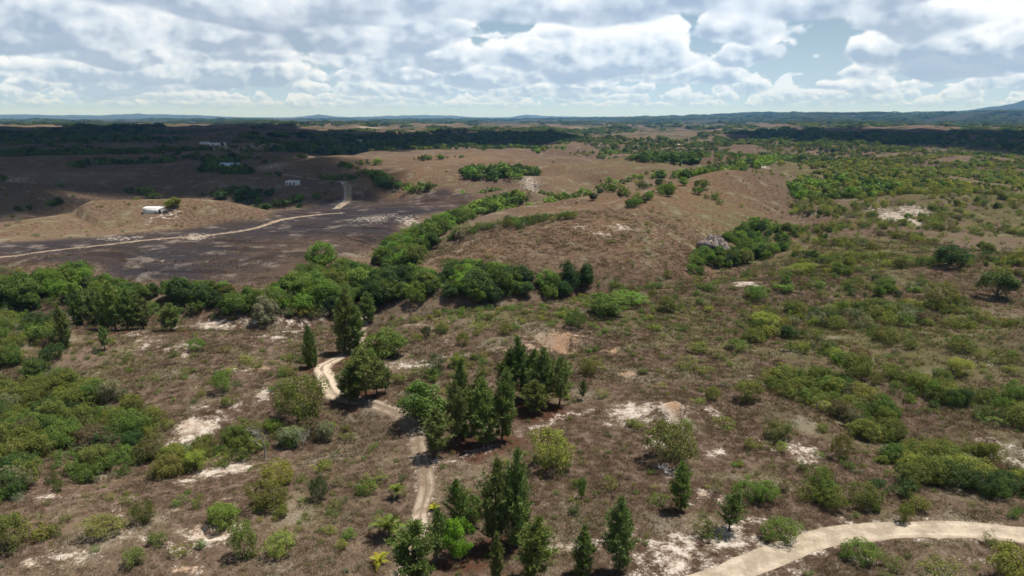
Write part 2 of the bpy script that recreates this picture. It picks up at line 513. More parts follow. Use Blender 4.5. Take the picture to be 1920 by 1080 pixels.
def splat(lst, x, y, warp=1.0, power=2.0):
    m = np.zeros(len(x))
    wx = warp * fbm(x / 6.0, y / 6.0, 83, 3)
    wy = warp * fbm(x / 6.0, y / 6.0, 97, 3)
    rr = np.hypot(x, y)
    sc = np.clip(rr / 110.0, 0.8, 12)
    for cx, cy, rx, ry, s in lst:
        R0 = 2.6 * max(rx, ry) + 6
        sel = np.nonzero((np.abs(x - cx) < R0) & (np.abs(y - cy) < R0))[0]
        if len(sel) == 0:
            continue
        xs, ys = x[sel], y[sel]
        q = ((xs + wx[sel] * min(4, rx * .8) - cx) / rx) ** 2 + ((ys + wy[sel] * min(5, ry * .8) - cy) / ry) ** 2
        m[sel] = np.maximum(m[sel], s * np.exp(-q ** (power / 2) * 0.8))
    return m


def cover(x, y):
    """soil cover at world positions: sand (with one painted sunlit patch), red soil, needle litter, green cover, burnt, dark burn, ochre grass"""
    w = 0.9 * fbm(x / 5.0, y / 5.0, 113, 3)
    sand = splat(SAND_AND_SUNPATCH, x, y, 1.6)
    for p, s, a, b, wk in ((TRACK, .38, 2.6, .8, 1), (ROAD, .42, 4.0, 1.6, 1.3), (LANE, .45, 2.6, 1.2, 1), (FARLANE, .7, 5, 1.5, .5),
                           (PATH, .42, 2.6, .3, 2.2), (PATH2, .46, 2.6, .3, 2.2), (ENDS, .40, 2.4, .3, 2.2)):
        sand = np.maximum(sand, s * band(x, y, p, w * wk, a, b))
    burnt = np.zeros(len(x))
    for p in BURNT:
        i = near_line(x, y, p, 20)
        wb = 7 * fbm(x[i] / 40., y[i] / 40., 131, 3)
        burnt[i] = np.maximum(burnt[i], sstep(poly_sd(x[i], y[i], p) + wb, -3, 6))
    return (sand, splat(RED, x, y, 1.5), splat(LITTER, x, y, 1.2), splat(GREENISH, x, y, 2), burnt,
            splat(DARKBURN, x, y, 2.0), splat(OCHRE, x, y, 2.0))


cov = cover(gx, gy)
for nm, d in zip(('sand', 'red', 'litter', 'green', 'burnt', 'char', 'ochre'), cov):
    attr(gme, nm, d)

gm, G = material('dry_savanna_soil')
geo = G.n('ShaderNodeNewGeometry')
P = geo.outputs['Position']


def A(name):
    nd = G.n('ShaderNodeAttribute', attribute_name=name)
    return nd.outputs['Fac']


n_big = G.noise(P, 0.012, 4, 0.6)
n_mid = G.noise(P, 0.09, 4, 0.6)
n_sm = G.noise(P, 0.55, 4, 0.65)
n_fin = G.noise(P, 2.6, 3, 0.6)
n_far = G.noise(P, 0.0035, 5, 0.6)
grass = G.mix(G.step(n_sm, 0.36, 0.66), (0.082, 0.053, 0.038, 1), (0.165, 0.117, 0.087, 1))
grass = G.mix(G.math('MULTIPLY', G.step(n_mid, 0.46, 0.64), 0.6), grass, (0.112, 0.090, 0.046, 1))
grass = G.mix(G.math('MULTIPLY', G.step(n_big, 0.45, 0.62), 0.5), grass, (0.175, 0.132, 0.092, 1))
ochre = G.mix(G.step(n_sm, 0.3, 0.7), (0.130, 0.076, 0.042, 1), (0.215, 0.142, 0.084, 1))
grass = G.mix(G.math('MULTIPLY', A('ochre'), 0.75), grass, ochre)
gsum = G.math('MULTIPLY', G.step(G.math('ADD', A('green'), G.math('MULTIPLY', G.math('SUBTRACT', n_mid, 0.5), 1.9)), 0.15, 0.85), 0.75)
grass = G.mix(gsum, grass, G.mix(n_sm, (0.080, 0.080, 0.030, 1), (0.155, 0.145, 0.060, 1)))
# far country: a patchwork of dry grass and woodland
vl = G.n('ShaderNodeVectorMath', operation='LENGTH')
G.t.links.new(P, vl.inputs[0])
dist = vl.outputs['Value']
fw = G.math('MULTIPLY', G.step(dist, 900.0, 2200.0), G.step(G.math('ADD', n_far, G.math('MULTIPLY', n_big, 0.5)), 0.70, 0.84))
grass = G.mix(G.math('MULTIPLY', G.step(dist, 700.0, 2000.0), 0.35), grass, (0.17, 0.125, 0.085, 1))
grass = G.mix(G.math('MULTIPLY', fw, 0.75), grass, (0.045, 0.055, 0.022, 1))
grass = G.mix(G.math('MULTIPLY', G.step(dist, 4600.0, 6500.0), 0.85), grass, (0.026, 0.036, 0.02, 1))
# burnt ground: ash grey, char and reddish remains in drawn-out streaks
st = G.n('ShaderNodeMapping')
G.t.links.new(P, st.inputs[0])
st.inputs['Rotation'].default_value = (0, 0, R(-24))
st.inputs['Scale'].default_value = (0.35, 1.0, 1.0)
n_str = G.noise(st.outputs[0], 0.09, 5, 0.68)
bcol = G.mix(G.step(n_str, 0.38, 0.60), (0.026, 0.022, 0.025, 1), (0.104, 0.070, 0.056, 1))
bcol = G.mix(G.math('MULTIPLY', G.step(n_str, 0.60, 0.72), 0.6), bcol, (0.20, 0.155, 0.12, 1))
dk = G.step(G.math('ADD', A('char'), G.math('MULTIPLY', G.math('SUBTRACT', n_str, 0.5), 2.6)), 0.0, 0.42)
bcol = G.mix(G.math('MULTIPLY', dk, 0.9), bcol, G.mix(n_sm, (0.014, 0.014, 0.018, 1), (0.050, 0.047, 0.053, 1)))
bcol = G.mix(G.math('MULTIPLY', A('ochre'), 0.40), bcol, (0.15, 0.098, 0.056, 1))
grass = G.mix(A('burnt'), grass, bcol)
lit = G.mix(n_sm, (0.055, 0.026, 0.017, 1), (0.115, 0.058, 0.036, 1))
grass = G.mix(G.step(G.math('ADD', A('litter'), G.math('MULTIPLY', G.math('SUBTRACT', n_sm, 0.5), 0.9)), 0.25, 0.75), grass, lit)
sandc = G.mix(G.step(n_sm, 0.35, 0.70), (0.31, 0.245, 0.185, 1), (0.56, 0.50, 0.43, 1))
sandc = G.mix(G.step(A('red'), 0.1, 0.8), sandc, G.mix(n_sm, (0.33, 0.19, 0.105, 1), (0.42, 0.29, 0.19, 1)))
sth = G.math('ADD', A('sand'), G.math('ADD', G.math('MULTIPLY', G.math('SUBTRACT', n_sm, 0.5), 1.25), G.math('MULTIPLY', G.math('SUBTRACT', n_fin, 0.5), 0.9)))
full = G.mix(G.step(sth, 0.30, 0.80), grass, sandc)
# thin pale soil showing between the tufts
pale = G.math('MULTIPLY', G.step(G.math('ADD', n_mid, G.math('MULTIPLY', n_fin, 0.35)), 0.74, 0.90), 0.45)
full = G.mix(pale, full, (0.30, 0.25, 0.21, 1))
full = G.mix(1.0, full, G.mix(n_fin, (0.74, 0.74, 0.74, 1), (1.24, 1.24, 1.24, 1)), 'MULTIPLY')
bs = G.n('ShaderNodeBsdfDiffuse')
bs.inputs['Roughness'].default_value = 0.6
G.t.links.new(full, bs.inputs[0])
bmp = G.n('ShaderNodeBump')
bmp.inputs['Strength'].default_value = 0.7
bmp.inputs['Distance'].default_value = 0.2
G.t.links.new(G.math('ADD', n_sm, G.math('MULTIPLY', n_fin, 0.5)), bmp.inputs['Height'])
G.t.links.new(bmp.outputs[0], bs.inputs['Normal'])
go_ = G.n('ShaderNodeOutputMaterial')
G.t.links.new(bs.outputs[0], go_.inputs[0])
gme.materials.append(gm)
ground = link('ground', gme)
ground['kind'] = 'structure'

# ------------------------------------------------------------------ roads and tracks (ribbons laid on the ground)
def catmull(p, step):
    p = np.asarray(p)
    q = np.vstack([2 * p[0] - p[1], p, 2 * p[-1] - p[-2]])
    out = []
    for i in range(1, len(q) - 2):
        n = max(2, int(np.hypot(*(q[i + 1] - q[i])) / step))
        t = np.linspace(0, 1, n, endpoint=False)[:, None]
        a, b, c, d = q[i - 1], q[i], q[i + 1], q[i + 2]
        out.append(0.5 * (2 * b + (c - a) * t + (2 * a - 5 * b + 4 * c - d) * t ** 2 + (3 * b - 3 * c + d - a) * t ** 3))
    out.append(q[-2][None])
    return np.vstack(out)


def ribbon(name, pts, width, mat, step=0.6, lift=0.06, na=9, pale=None, wide=None, rag=0.55):
    c = catmull(pts, step)
    pts = np.asarray(pts)
    pl = dist_line(c[:, 0], c[:, 1], pts, pale)[1] if pale else np.full(len(c), .5)
    width = width * (dist_line(c[:, 0], c[:, 1], pts, wide)[1] if wide else np.ones(len(c)))
    t = np.gradient(c, axis=0)
    t /= np.hypot(t[:, 0], t[:, 1])[:, None] + 1e-9
    nrm = np.stack([-t[:, 1], t[:, 0]], -1)
    s = np.arange(len(c)) * step
    wl = width / 2 * (1 + rag * fbm(s / 6, s * 0 + 1.5, 211, 4))
    wr = width / 2 * (1 + rag * fbm(s / 6, s * 0 + 9.5, 223, 4))
    V, AC = [], []
    for k in range(na):
        a = -1 + 2 * k / (na - 1)
        off = np.where(a < 0, wl * a, wr * a)
        xy = c + nrm * off[:, None]
        z = hfast(xy[:, 0], xy[:, 1]) + (lift if abs(a) < 0.99 else -0.05)
        rut = -0.05 * math.exp(-((abs(a) - 0.5) / 0.16) ** 2)
        V.append(np.column_stack([xy, z + rut]))
        AC.append(np.full(len(c), a))
    n = len(c)
    V = np.vstack(V)
    i, k = np.meshgrid(np.arange(n - 1), np.arange(na - 1), indexing='ij')
    f = np.stack([k * n + i, (k + 1) * n + i, (k + 1) * n + i + 1, k * n + i + 1], -1).reshape(-1, 4)[:, ::-1]
    me = mesh(name, V, f, mat, True)
    attr(me, 'across', np.concatenate(AC))
    attr(me, 'pale', np.tile(pl, na))
    o = link(name, me)
    o['kind'] = 'structure'
    return o


def soil_mat(name, dark, light, rut, grassy=0.0):
    m, N = material(name)
    g = N.n('ShaderNodeNewGeometry')
    p = g.outputs['Position']
    n1 = N.noise(p, 0.35, 4, 0.6)
    n2 = N.noise(p, 2.4, 3, 0.6)
    c = N.mix(N.step(n1, 0.35, 0.65), dark + (1,), light + (1,))
    ac = N.n('ShaderNodeAttribute', attribute_name='across').outputs['Fac']
    ab = N.math('ABSOLUTE', ac)
    pa = N.n('ShaderNodeAttribute', attribute_name='pale').outputs['Fac']
    c = N.mix(N.step(N.math('ADD', pa, N.math('MULTIPLY', N.math('SUBTRACT', n1, 0.5), 0.7)), 0.45, 1.0), c, (0.50, 0.41, 0.31, 1))
    w = N.math('SUBTRACT', 1.0, N.math('MULTIPLY', N.math('ABSOLUTE', N.math('SUBTRACT', ab, 0.5)), 5.0, clamp=True))
    n0 = N.noise(p, 0.045, 3, 0.6)
    c = N.mix(N.math('MULTIPLY', N.math('MULTIPLY', w, N.step(n1, 0.3, 0.6)), N.math('ADD', 0.15, N.math('MULTIPLY', N.step(n0, 0.42, 0.62), 0.7))), c, rut + (1,))
    if grassy:
        mid = N.step(N.math('ADD', N.math('MULTIPLY', ab, -1.6), n1), 0.12, 0.5)
        edge = N.step(N.math('ADD', N.math('MULTIPLY', ab, 1.3), N.math('MULTIPLY', n2, 0.9)), 1.15, 1.6)
        c = N.mix(N.math('MULTIPLY', N.math('MAXIMUM', mid, edge), grassy), c, (0.15, 0.115, 0.085, 1))
    else:
        edge = N.step(N.math('ADD', N.math('MULTIPLY', ab, 1.3), N.math('MULTIPLY', n2, 0.8)), 1.35, 1.7)
        c = N.mix(N.math('MULTIPLY', edge, 0.6), c, (0.22, 0.17, 0.125, 1))
    c = N.mix(1.0, c, N.mix(n2, (0.78, 0.78, 0.78, 1), (1.18, 1.18, 1.18, 1)), 'MULTIPLY')
    b = N.n('ShaderNodeBsdfDiffuse')
    N.t.links.new(c, b.inputs[0])
    bp = N.n('ShaderNodeBump')
    bp.inputs['Distance'].default_value = 0.12
    N.t.links.new(n2, bp.inputs['Height'])
    N.t.links.new(bp.outputs[0], b.inputs['Normal'])
    N.t.links.new(b.outputs[0], N.n('ShaderNodeOutputMaterial').inputs[0])
    return m


m_road = soil_mat('beige_gravel', (0.29, 0.237, 0.175), (0.40, 0.335, 0.258), (0.49, 0.42, 0.335))
m_track = soil_mat('sandy_track_soil', (0.17, 0.125, 0.088), (0.26, 0.20, 0.15), (0.36, 0.30, 0.24), 0.85)
m_lane = soil_mat('lane_soil', (0.22, 0.165, 0.115), (0.30, 0.235, 0.17), (0.34, 0.275, 0.21), 0.4)
ribbon('gravel_road', ROAD, 4.4, m_road, rag=0.26)
ribbon('dirt_track', TRACK, 2.7, m_track, pale=[.4, .6, .85, .7, .4, .3, .3, .3, .3, .3, .4, .8, 1., 1., .8, .6, .6, .8, .9, .9],
       wide=[1, 1, 1, 1, 1, 1, 1.1, 1.2, 1.2, 1.1, 1.1, 1.5, 1.7, 1.5, 1.1, 1, 1, 1, 1, 1])
ribbon('dirt_lane', LANE, 2.1, m_lane, step=1.5, lift=0.12)
ribbon('farm_lane', FARLANE, 3.0, m_lane, step=2.0, lift=0.2)

# ------------------------------------------------------------------ cumulus overhead (out of the picture; it shades the land below)
mcl, N = material('cloud_vapour')
pv_ = N.n('ShaderNodeVolumePrincipled')
pv_.inputs['Color'].default_value = (0.97, 0.98, 1.0, 1)
pv_.inputs['Density'].default_value = 0.12
pv_.inputs['Anisotropy'].default_value = 0.3
N.t.links.new(pv_.outputs[0], N.n('ShaderNodeOutputMaterial').inputs['Volume'])


def cloud(name, pxpoly, alt, cell, rough, label):
    ground_p = hitpoly(pxpoly)
    poly = ground_p + sun_h * ((alt - 0) / math.tan(R(SUN_EL)))
    x0, y0 = poly.min(0) - 150
    x1, y1 = poly.max(0) + 150
    xs, ys = np.arange(x0, x1, cell), np.arange(y0, y1, cell)
    X, Y = np.meshgrid(xs, ys)
    sd = poly_sd(X.ravel(), Y.ravel(), poly).reshape(X.shape) + rough * fbm(X / 220, Y / 220, 301, 3)
    hole = fbm(X / 700, Y / 420, 307, 3)
    sd = np.minimum(sd, 260 * (0.78 - hole))
    th = 170 * np.sqrt(np.clip(sd / 110, 0, 3)) * (1 + 0.7 * fbm(X / 120, Y / 120, 311, 3))
    inside = sd > 0
    ny, nx = X.shape
    ins = inside[:-1, :-1] | inside[1:, :-1] | inside[:-1, 1:] | inside[1:, 1:]
    used = np.zeros_like(inside)
    used[:-1, :-1] |= ins
    used[1:, :-1] |= ins
    used[:-1, 1:] |= ins
    used[1:, 1:] |= ins
    th = np.where(inside, np.maximum(th, 4), 0)
    idx = -np.ones(X.shape, int)
    idx[used] = np.arange(used.sum())
    nv = used.sum()
    bot = np.column_stack([X[used], Y[used], np.full(nv, alt) + 12 * fbm(X[used] / 90, Y[used] / 90, 317, 2)])
    top = bot.copy()
    top[:, 2] += th[used]
    # rim vertices weld top and bottom
    rim = th[used] <= 0
    tmap = np.where(rim, np.arange(nv), np.arange(nv) + nv)
    I, J = np.nonzero(ins)
    q = np.stack([idx[I, J], idx[I, J + 1], idx[I + 1, J + 1], idx[I + 1, J]], -1)
    f = np.vstack([q[:, ::-1], tmap[q]])
    me = mesh(name, np.vstack([bot, top]), f, mcl, True)
    o = link(name, me)
    o['kind'] = 'structure'
    o['label'] = label
    return o


cloud('cloud', [(-500, 430), (-100, 420), (0, 413), (60, 408), (120, 399), (150, 372), (200, 362), (330, 359), (420, 367), (500, 384), (560, 386), (640, 378), (700, 366), (722, 350), (705, 328), (650, 312), (570, 302),
                (545, 290), (640, 290), (760, 283), (900, 276), (1040, 269), (1105, 259), (1000, 249), (900, 251), (700, 249), (560, 241), (555, 235), (300, 236), (0, 237), (-500, 237)],
      1150.0, 30.0, 14.0, 'broad flat-based cumulus drifting over the shaded farmland')
cloud('cloud', [(1375, 258), (1480, 263), (1640, 271), (1760, 273), (1850, 281), (2000, 294), (2500, 300), (2500, 245), (1920, 249), (1750, 243), (1600, 240), (1480, 245), (1390, 250)],
      1150.0, 45.0, 60.0, 'smaller cumulus drifting over the dark wooded strip')

# ------------------------------------------------------------------ foliage materials
def foliage(name, base=None, trans=0.28):
    m, N = material(name)
    if base is None:
        t = N.n('ShaderNodeAttribute', attribute_name='tint', attribute_type='INSTANCER').outputs['Color']
    else:
        t = base + (1,)
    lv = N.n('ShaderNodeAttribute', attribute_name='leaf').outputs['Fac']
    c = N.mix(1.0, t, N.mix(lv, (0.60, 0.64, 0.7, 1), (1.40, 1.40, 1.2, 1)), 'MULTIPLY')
    d = N.n('ShaderNodeBsdfDiffuse')
    N.t.links.new(c, d.inputs[0])
    tr = N.n('ShaderNodeBsdfTranslucent')
    N.t.links.new(N.mix(1.0, c, (1.15, 1.1, 0.55, 1), 'MULTIPLY'), tr.inputs[0])
    gl = N.n('ShaderNodeBsdfGlossy')
    gl.inputs['Roughness'].default_value = 0.5
    gl.inputs['Color'].default_value = (0.9, 0.95, 1, 1)
    mx = N.n('ShaderNodeMixShader')
    mx.inputs[0].default_value = trans
    N.t.links.new(d.outputs[0], mx.inputs[1])
    N.t.links.new(tr.outputs[0], mx.inputs[2])
    m2 = N.n('ShaderNodeMixShader')
    m2.inputs[0].default_value = 0.008
    N.t.links.new(mx.outputs[0], m2.inputs[1])
    N.t.links.new(gl.outputs[0], m2.inputs[2])
    N.t.links.new(m2.outputs[0], N.n('ShaderNodeOutputMaterial').inputs[0])
    return m


def bark(name, c0, c1, sc=9.0):
    m, N = material(name)
    tcn = N.n('ShaderNodeTexCoord')
    n1 = N.noise(tcn.outputs['Object'], sc, 3, 0.6, dim='3D')
    b = N.n('ShaderNodeBsdfDiffuse')
    N.t.links.new(N.mix(N.step(n1, 0.35, 0.65), c0 + (1,), c1 + (1,)), b.inputs[0])
    N.t.links.new(b.outputs[0], N.n('ShaderNodeOutputMaterial').inputs[0])
    return m


M_LEAF = foliage('broad_leaves')
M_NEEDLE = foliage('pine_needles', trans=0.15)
M_GRASS = foliage('dry_grass_blades', trans=0.2)
M_BARK = bark('grey_bark', (0.07, 0.055, 0.045), (0.16, 0.13, 0.11))
M_PBARK = bark('pine_bark', (0.05, 0.035, 0.028), (0.13, 0.09, 0.07))
M_DEAD = bark('bleached_wood', (0.20, 0.185, 0.17), (0.36, 0.34, 0.31))
M_PTRUNK = bark('palm_trunk_fibre', (0.06, 0.045, 0.03), (0.15, 0.11, 0.07))


# ------------------------------------------------------------------ plant shapes (unit height)
def unit(v):
    return v / (np.linalg.norm(v, axis=-1, keepdims=True) + 1e-9)


def leaves(g, cen, outw, size, asp=0.62, up=0.35, rnd=0.9):
    n = len(cen)
    nr_ = unit(outw * 0.6 + g.normal(size=(n, 3)) * rnd * 0.6 + np.array([0, 0, up]))
    t = unit(np.cross(nr_, g.normal(size=(n, 3))))
    b = np.cross(nr_, t)
    s = np.broadcast_to(np.asarray(size), (n,))[:, None] * (0.7 + 0.6 * g.random((n, 1)))
    bend = nr_ * s * 0.10
    v = np.stack([cen - t * s * .5, cen - b * s * .5 * asp + bend, cen + t * s * .5, cen + b * s * .5 * asp + bend], 1).reshape(-1, 3)
    f = np.arange(4 * n).reshape(-1, 4)
    return v, f


def tube(pts, rads, sides=5):
    pts = np.asarray(pts, float)
    V, F = [], []
    n = len(pts)
    tg = unit(np.gradient(pts, axis=0))
    ref = np.array([0.31, 0.95, 0.1])
    for i in range(n):
        a = unit(np.cross(tg[i], ref)[None])[0]
        b = np.cross(tg[i], a)
        for k in range(sides):
            an = 2 * math.pi * k / sides
            V.append(pts[i] + rads[i] * (a * math.cos(an) + b * math.sin(an)))
    for i in range(n - 1):
        for k in range(sides):
            k2 = (k + 1) % sides
            F.append([i * sides + k, i * sides + k2, (i + 1) * sides + k2, (i + 1) * sides + k])
    return np.array(V), np.array(F)


def join(parts):
    V, F, o = [], [], 0
    for v, f in parts:
        V.append(v)
        F.append(f + o)
        o += len(v)
    return np.vstack(V), np.vstack(F)


def leafmesh(name, v, f, g, mat, per=4, groups=None):
    me = mesh(name, v, f, mat)
    n = len(v) // per
    lv = np.clip(g.normal(0.5, 0.22, n), 0, 1)
    if groups is not None:
        lv = np.clip(0.55 * lv + 0.45 * groups, 0, 1)
    attr(me, 'leaf', np.repeat(lv, per))
    return me


def dome_plant(name, seed, nclump, per, leaf, wide, lo, hi, trunk, loose=1.0, nstem=6, crown_lo=0.12, core=0.5):
    """clumped crown: lo..hi clump radius, wide = half width for unit height"""
    g = np.random.default_rng(seed)
    cc = []
    while len(cc) < nclump:
        p = g.uniform(-1, 1, 3)
        if np.linalg.norm(p) > 1 or np.linalg.norm(p) < core * g.random():
            continue
        x, y = p[0] * wide, p[1] * wide * g.uniform(0.85, 1.0)
        z = crown_lo + (0.5 + 0.5 * p[2]) * (1 - hi * 0.5 - crown_lo)
        cc.append((x, y, z))
    cc = np.array(cc)
    cc[:, :2] *= (1 + 0.25 * vnoise(cc[:, 0] * 4 + seed, cc[:, 1] * 4, seed))[:, None]
    cr = g.uniform(lo, hi, nclump)
    ci = np.repeat(np.arange(nclump), per)
    d = unit(g.normal(size=(len(ci), 3)) + np.array([0, 0, 0.35]))
    outc = unit(cc - np.array([0, 0, 0.35]))
    d = unit(d + 0.5 * outc[ci])
    pos = cc[ci] + d * (cr[ci] * (0.55 + 0.5 * g.random(len(ci)) ** 0.6) * loose)[:, None]
    pos[:, 2] = np.maximum(pos[:, 2], 0.02 + 0.03 * g.random(len(ci)))
    v, f = leaves(g, pos, d, leaf)
    grp = g.random(nclump)[ci]
    crown = leafmesh(name + '_foliage', v, f, g, M_LEAF, groups=grp)
    parts = []
    pick = g.choice(nclump, min(nclump, nstem), replace=False)
    if trunk > 0:
        lean = g.normal(0, 0.03, 2)
        tp = [(0, 0, -0.03), (lean[0] * .4, lean[1] * .4, crown_lo * .6), (lean[0], lean[1], crown_lo + 0.25)]
        parts.append(tube(tp, [trunk, trunk * .8, trunk * .45], 6))
        st = np.array(tp[1])
        rr = trunk * .45
    else:
        st = np.array([0, 0, -0.03])
        rr = 0.014
    for k in pick:
        e = cc[k]
        mid = (st + e) / 2 + np.array([0, 0, -0.04]) + g.normal(0, 0.03, 3)
        s2 = st + np.array([*g.normal(0, 0.05 if trunk <= 0 else 0.0, 2), 0])
        parts.append(tube([s2, mid, e], [rr, rr * .7, rr * .3], 4))
    v, f = join(parts)
    stem = mesh(name + '_stem', v, f, M_BARK, True)
    return stem, crown


def pine(name, seed, wide, nwh, skirt=0.1, dens=1.0, bare=False):
    g = np.random.default_rng(seed)
    bend = g.normal(0, 0.022, 2)
    def axis(z):
        return np.stack([bend[0] * np.sin(z * 4), bend[1] * np.sin(z * 3 + 1), z], -1)
    zs = np.linspace(0, 0.985, 9)
    ax = axis(zs)
    ax[0, 2] = -0.02
    parts = [tube(ax, 0.016 * (1 - zs) ** 0.8 + 0.002, 6)]
    C, D, G2 = [], [], []
    levels = np.linspace(skirt, 0.95, nwh)
    for li, z in enumerate(levels):
        rel = (z - skirt) / (1 - skirt)
        L0 = wide * (math.sin(math.pi * min(1, rel * 0.80 + 0.22)) ** 0.8) * (1.0 if rel > .12 else .8)
        L0 = max(L0 * (1 - rel ** 3.2), 0.03)
        nb = int(g.integers(5, 8)) if rel < .85 else 4
        a0 = g.random() * 6.28
        for b in range(nb):
            if g.random() < 0.20:
                continue
            an = a0 + 2 * math.pi * b / nb + g.normal(0, 0.25)
            L = L0 * g.uniform(0.5, 1.25)
            st = axis(np.array([z + g.normal(0, .008)]))[0]
            dr = np.array([math.cos(an), math.sin(an), 0])
            rise = g.uniform(0.25, 0.60) + 0.9 * rel
            p1 = st + dr * L * 0.55 + np.array([0, 0, L * rise * 0.35])
            p2 = st + dr * L + np.array([0, 0, L * rise * 0.95])
            parts.append(tube([st, p1, p2], [0.0042, 0.003, 0.0014], 3))
            nt = max(2, int(dens * (2 + 11.5 * L / 0.25)))
            for q in range(nt):
                t = 1 - 0.72 * (q / nt) ** 0.9 * (1 if L > 0.06 else .9)
                pt = st * (1 - t) ** 2 + 2 * p1 * t * (1 - t) + p2 * t * t if False else (st + (p1 - st) * (t / .55) if t < .55 else p1 + (p2 - p1) * ((t - .55) / .45))
                pt = pt + g.normal(0, 0.014, 3)
                C.append(pt)
                D.append(unit((p2 - p1) * 3 + np.array([0, 0, 0.06]) + g.normal(0, 0.03, 3)))
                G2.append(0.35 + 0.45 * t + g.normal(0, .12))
    top = axis(np.array([0.965]))[0]
    for q in range(6):
        C.append(top + np.array([0, 0, 0.025 * q - 0.08]))
        D.append(np.array([0, 0, 1.0]))
        G2.append(.8)
    C, D, G2 = np.array(C), np.array(D), np.array(G2)
    nb = 9
    ci = np.repeat(np.arange(len(C)), nb)
    d = unit(D[ci] * 0.75 + unit(g.normal(size=(len(ci), 3))) * 0.85)
    ln = 0.062 * g.uniform(0.7, 1.25, len(ci))[:, None]
    sd = unit(np.cross(d, g.normal(size=(len(ci), 3)))) * 0.0055
    base = C[ci]
    v = np.stack([base - sd * .7, base + sd * .7, base + d * ln * 0.7 + sd, base + d * ln + np.array([0, 0, .004])], 1).reshape(-1, 3)
    f = np.arange(len(v)).reshape(-1, 4)
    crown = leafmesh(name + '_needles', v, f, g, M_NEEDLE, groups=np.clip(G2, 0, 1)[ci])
    tv, tf = join(parts)
    return mesh(name + '_trunk', tv, tf, M_PBARK, True), crown


def frond(seed, mat):
    g = np.random.default_rng(seed)
    n = 17
    s = np.linspace(0, 1, n)
    rx = s * 0.93
    rz = 0.62 * s - 0.85 * s ** 2.3
    sp = np.column_stack([rx, 0 * s, rz])
    P_ = [tube(sp[::4], np.array([.014, .012, .009, .006, .003])[:len(sp[::4])], 3)]
    V = []
    for i in range(2, n):
        for sg in (-1, 1):
            L = 0.30 * math.sin(math.pi * (0.12 + 0.80 * s[i])) * g.uniform(.85, 1.1)
            b = sp[i]
            e = b + np.array([L * 0.5, sg * L * 0.75, -L * 0.35 + g.normal(0, .02)])
            w = np.array([0.042, 0, 0.0])
            V.append([b - w, b + w, e + w * .3, e - w * .1])
    v = np.array(V).reshape(-1, 3)
    P_.append((v, np.arange(len(v)).reshape(-1, 4)))
    v, f = join(P_)
    me = mesh('frond', v, f, mat)
    attr(me, 'leaf', np.clip(g.normal(.5, .18, len(v)), 0, 1))
    return me


def bare(seed, depth=4, spread=0.7):
    g = np.random.default_rng(seed)
    trunk, br = [], []
    def grow(p, d, L, r, k):
        e = p + d * L
        m = (p + e) / 2 + g.normal(0, L * .06, 3)
        (trunk if k == depth else br).append(tube([p, m, e], [r, r * .85, r * .65], 4))
        if k == 0:
            return
        for c in range(3 if k > 1 else 2):
            nd = unit(d + g.normal(0, spread, 3) * 0.62 + np.array([0, 0, .12]))
            grow(e if c else (m + e) / 2, nd, L * g.uniform(.6, .82), r * .58, k - 1)
    grow(np.array([0, 0, -.02]), unit(np.array([.08, 0, 1.])), 0.30, 0.022, depth)
    a, b = join(trunk), join(br)
    return mesh('bare_trunk', *a, M_DEAD, True), mesh('bare_branches', *b, M_DEAD, True)


SHRUBS = [dome_plant('shrub', 100 + i, nc, per, lf, wd, lo, hi, 0, loose=ls, nstem=7, crown_lo=0.10)
          for i, (nc, per, lf, wd, lo, hi, ls) in enumerate([
              (26, 62, .070, .60, .10, .27, 1.2), (34, 48, .066, .70, .08, .24, 1.25), (20, 75, .072, .52, .10, .30, 1.25),
              (40, 36, .066, .80, .07, .20, 1.35), (15, 60, .078, .60, .10, .28, 1.45), (30, 55, .062, .90, .08, .23, 1.2), (26, 34, .070, .66, .08, .22, 1.7)])]
TREES = [dome_plant('tree', 200 + i, nc, per, lf, wd, lo, hi, tr, loose=1.0, nstem=9, crown_lo=cl)
         for i, (nc, per, lf, wd, lo, hi, tr, cl) in enumerate([
             (56, 130, .042, .46, .10, .20, .03, .20), (66, 115, .040, .52, .09, .19, .03, .16), (50, 140, .044, .42, .10, .22, .035, .22),
             (70, 105, .040, .60, .08, .18, .03, .18), (46, 135, .046, .38, .10, .21, .028, .24), (60, 115, .042, .50, .09, .20, .03, .12)])]
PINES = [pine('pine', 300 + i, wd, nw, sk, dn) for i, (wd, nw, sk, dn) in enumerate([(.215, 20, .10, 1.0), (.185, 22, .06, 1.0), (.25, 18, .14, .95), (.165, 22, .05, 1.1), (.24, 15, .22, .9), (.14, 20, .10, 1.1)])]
BIGSHRUBS = [dome_plant('big_shrub', 150 + i, nc, per, lf, wd, lo, hi, 0, loose=1.15, nstem=10, crown_lo=.10)
             for i, (nc, per, lf, wd, lo, hi) in enumerate([(70, 85, .042, .62, .07, .20), (85, 75, .040, .70, .06, .18), (60, 90, .044, .56, .08, .21)])]
FAR = [dome_plant('canopy', 400 + i, nc, per, lf, wd, lo, hi, .03, nstem=2, crown_lo=.05)
       for i, (nc, per, lf, wd, lo, hi) in enumerate([(22, 16, .20, .62, .16, .28), (26, 14, .19, .80, .14, .26), (16, 18, .22, .55, .18, .30)])]
M_PALM = foliage('palm_fronds')
FRONDS = [frond(500 + i, M_PALM) for i in range(3)]
BARES = [bare(600, 4, .75), bare(601, 4, .8), bare(602, 3, .9)]

TINT = {  # leaf colours
    'bright': (0.19, 0.32, 0.03), 'olive': (0.150, 0.166, 0.042), 'yellow-green': (0.220, 0.236, 0.050), 'dark green': (0.055, 0.092, 0.028), 'mid green': (0.108, 0.160, 0.036),
    'fresh green': (0.140, 0.225, 0.040), 'grey-green': (0.190, 0.190, 0.115), 'dull brown': (0.140, 0.108, 0.066)}


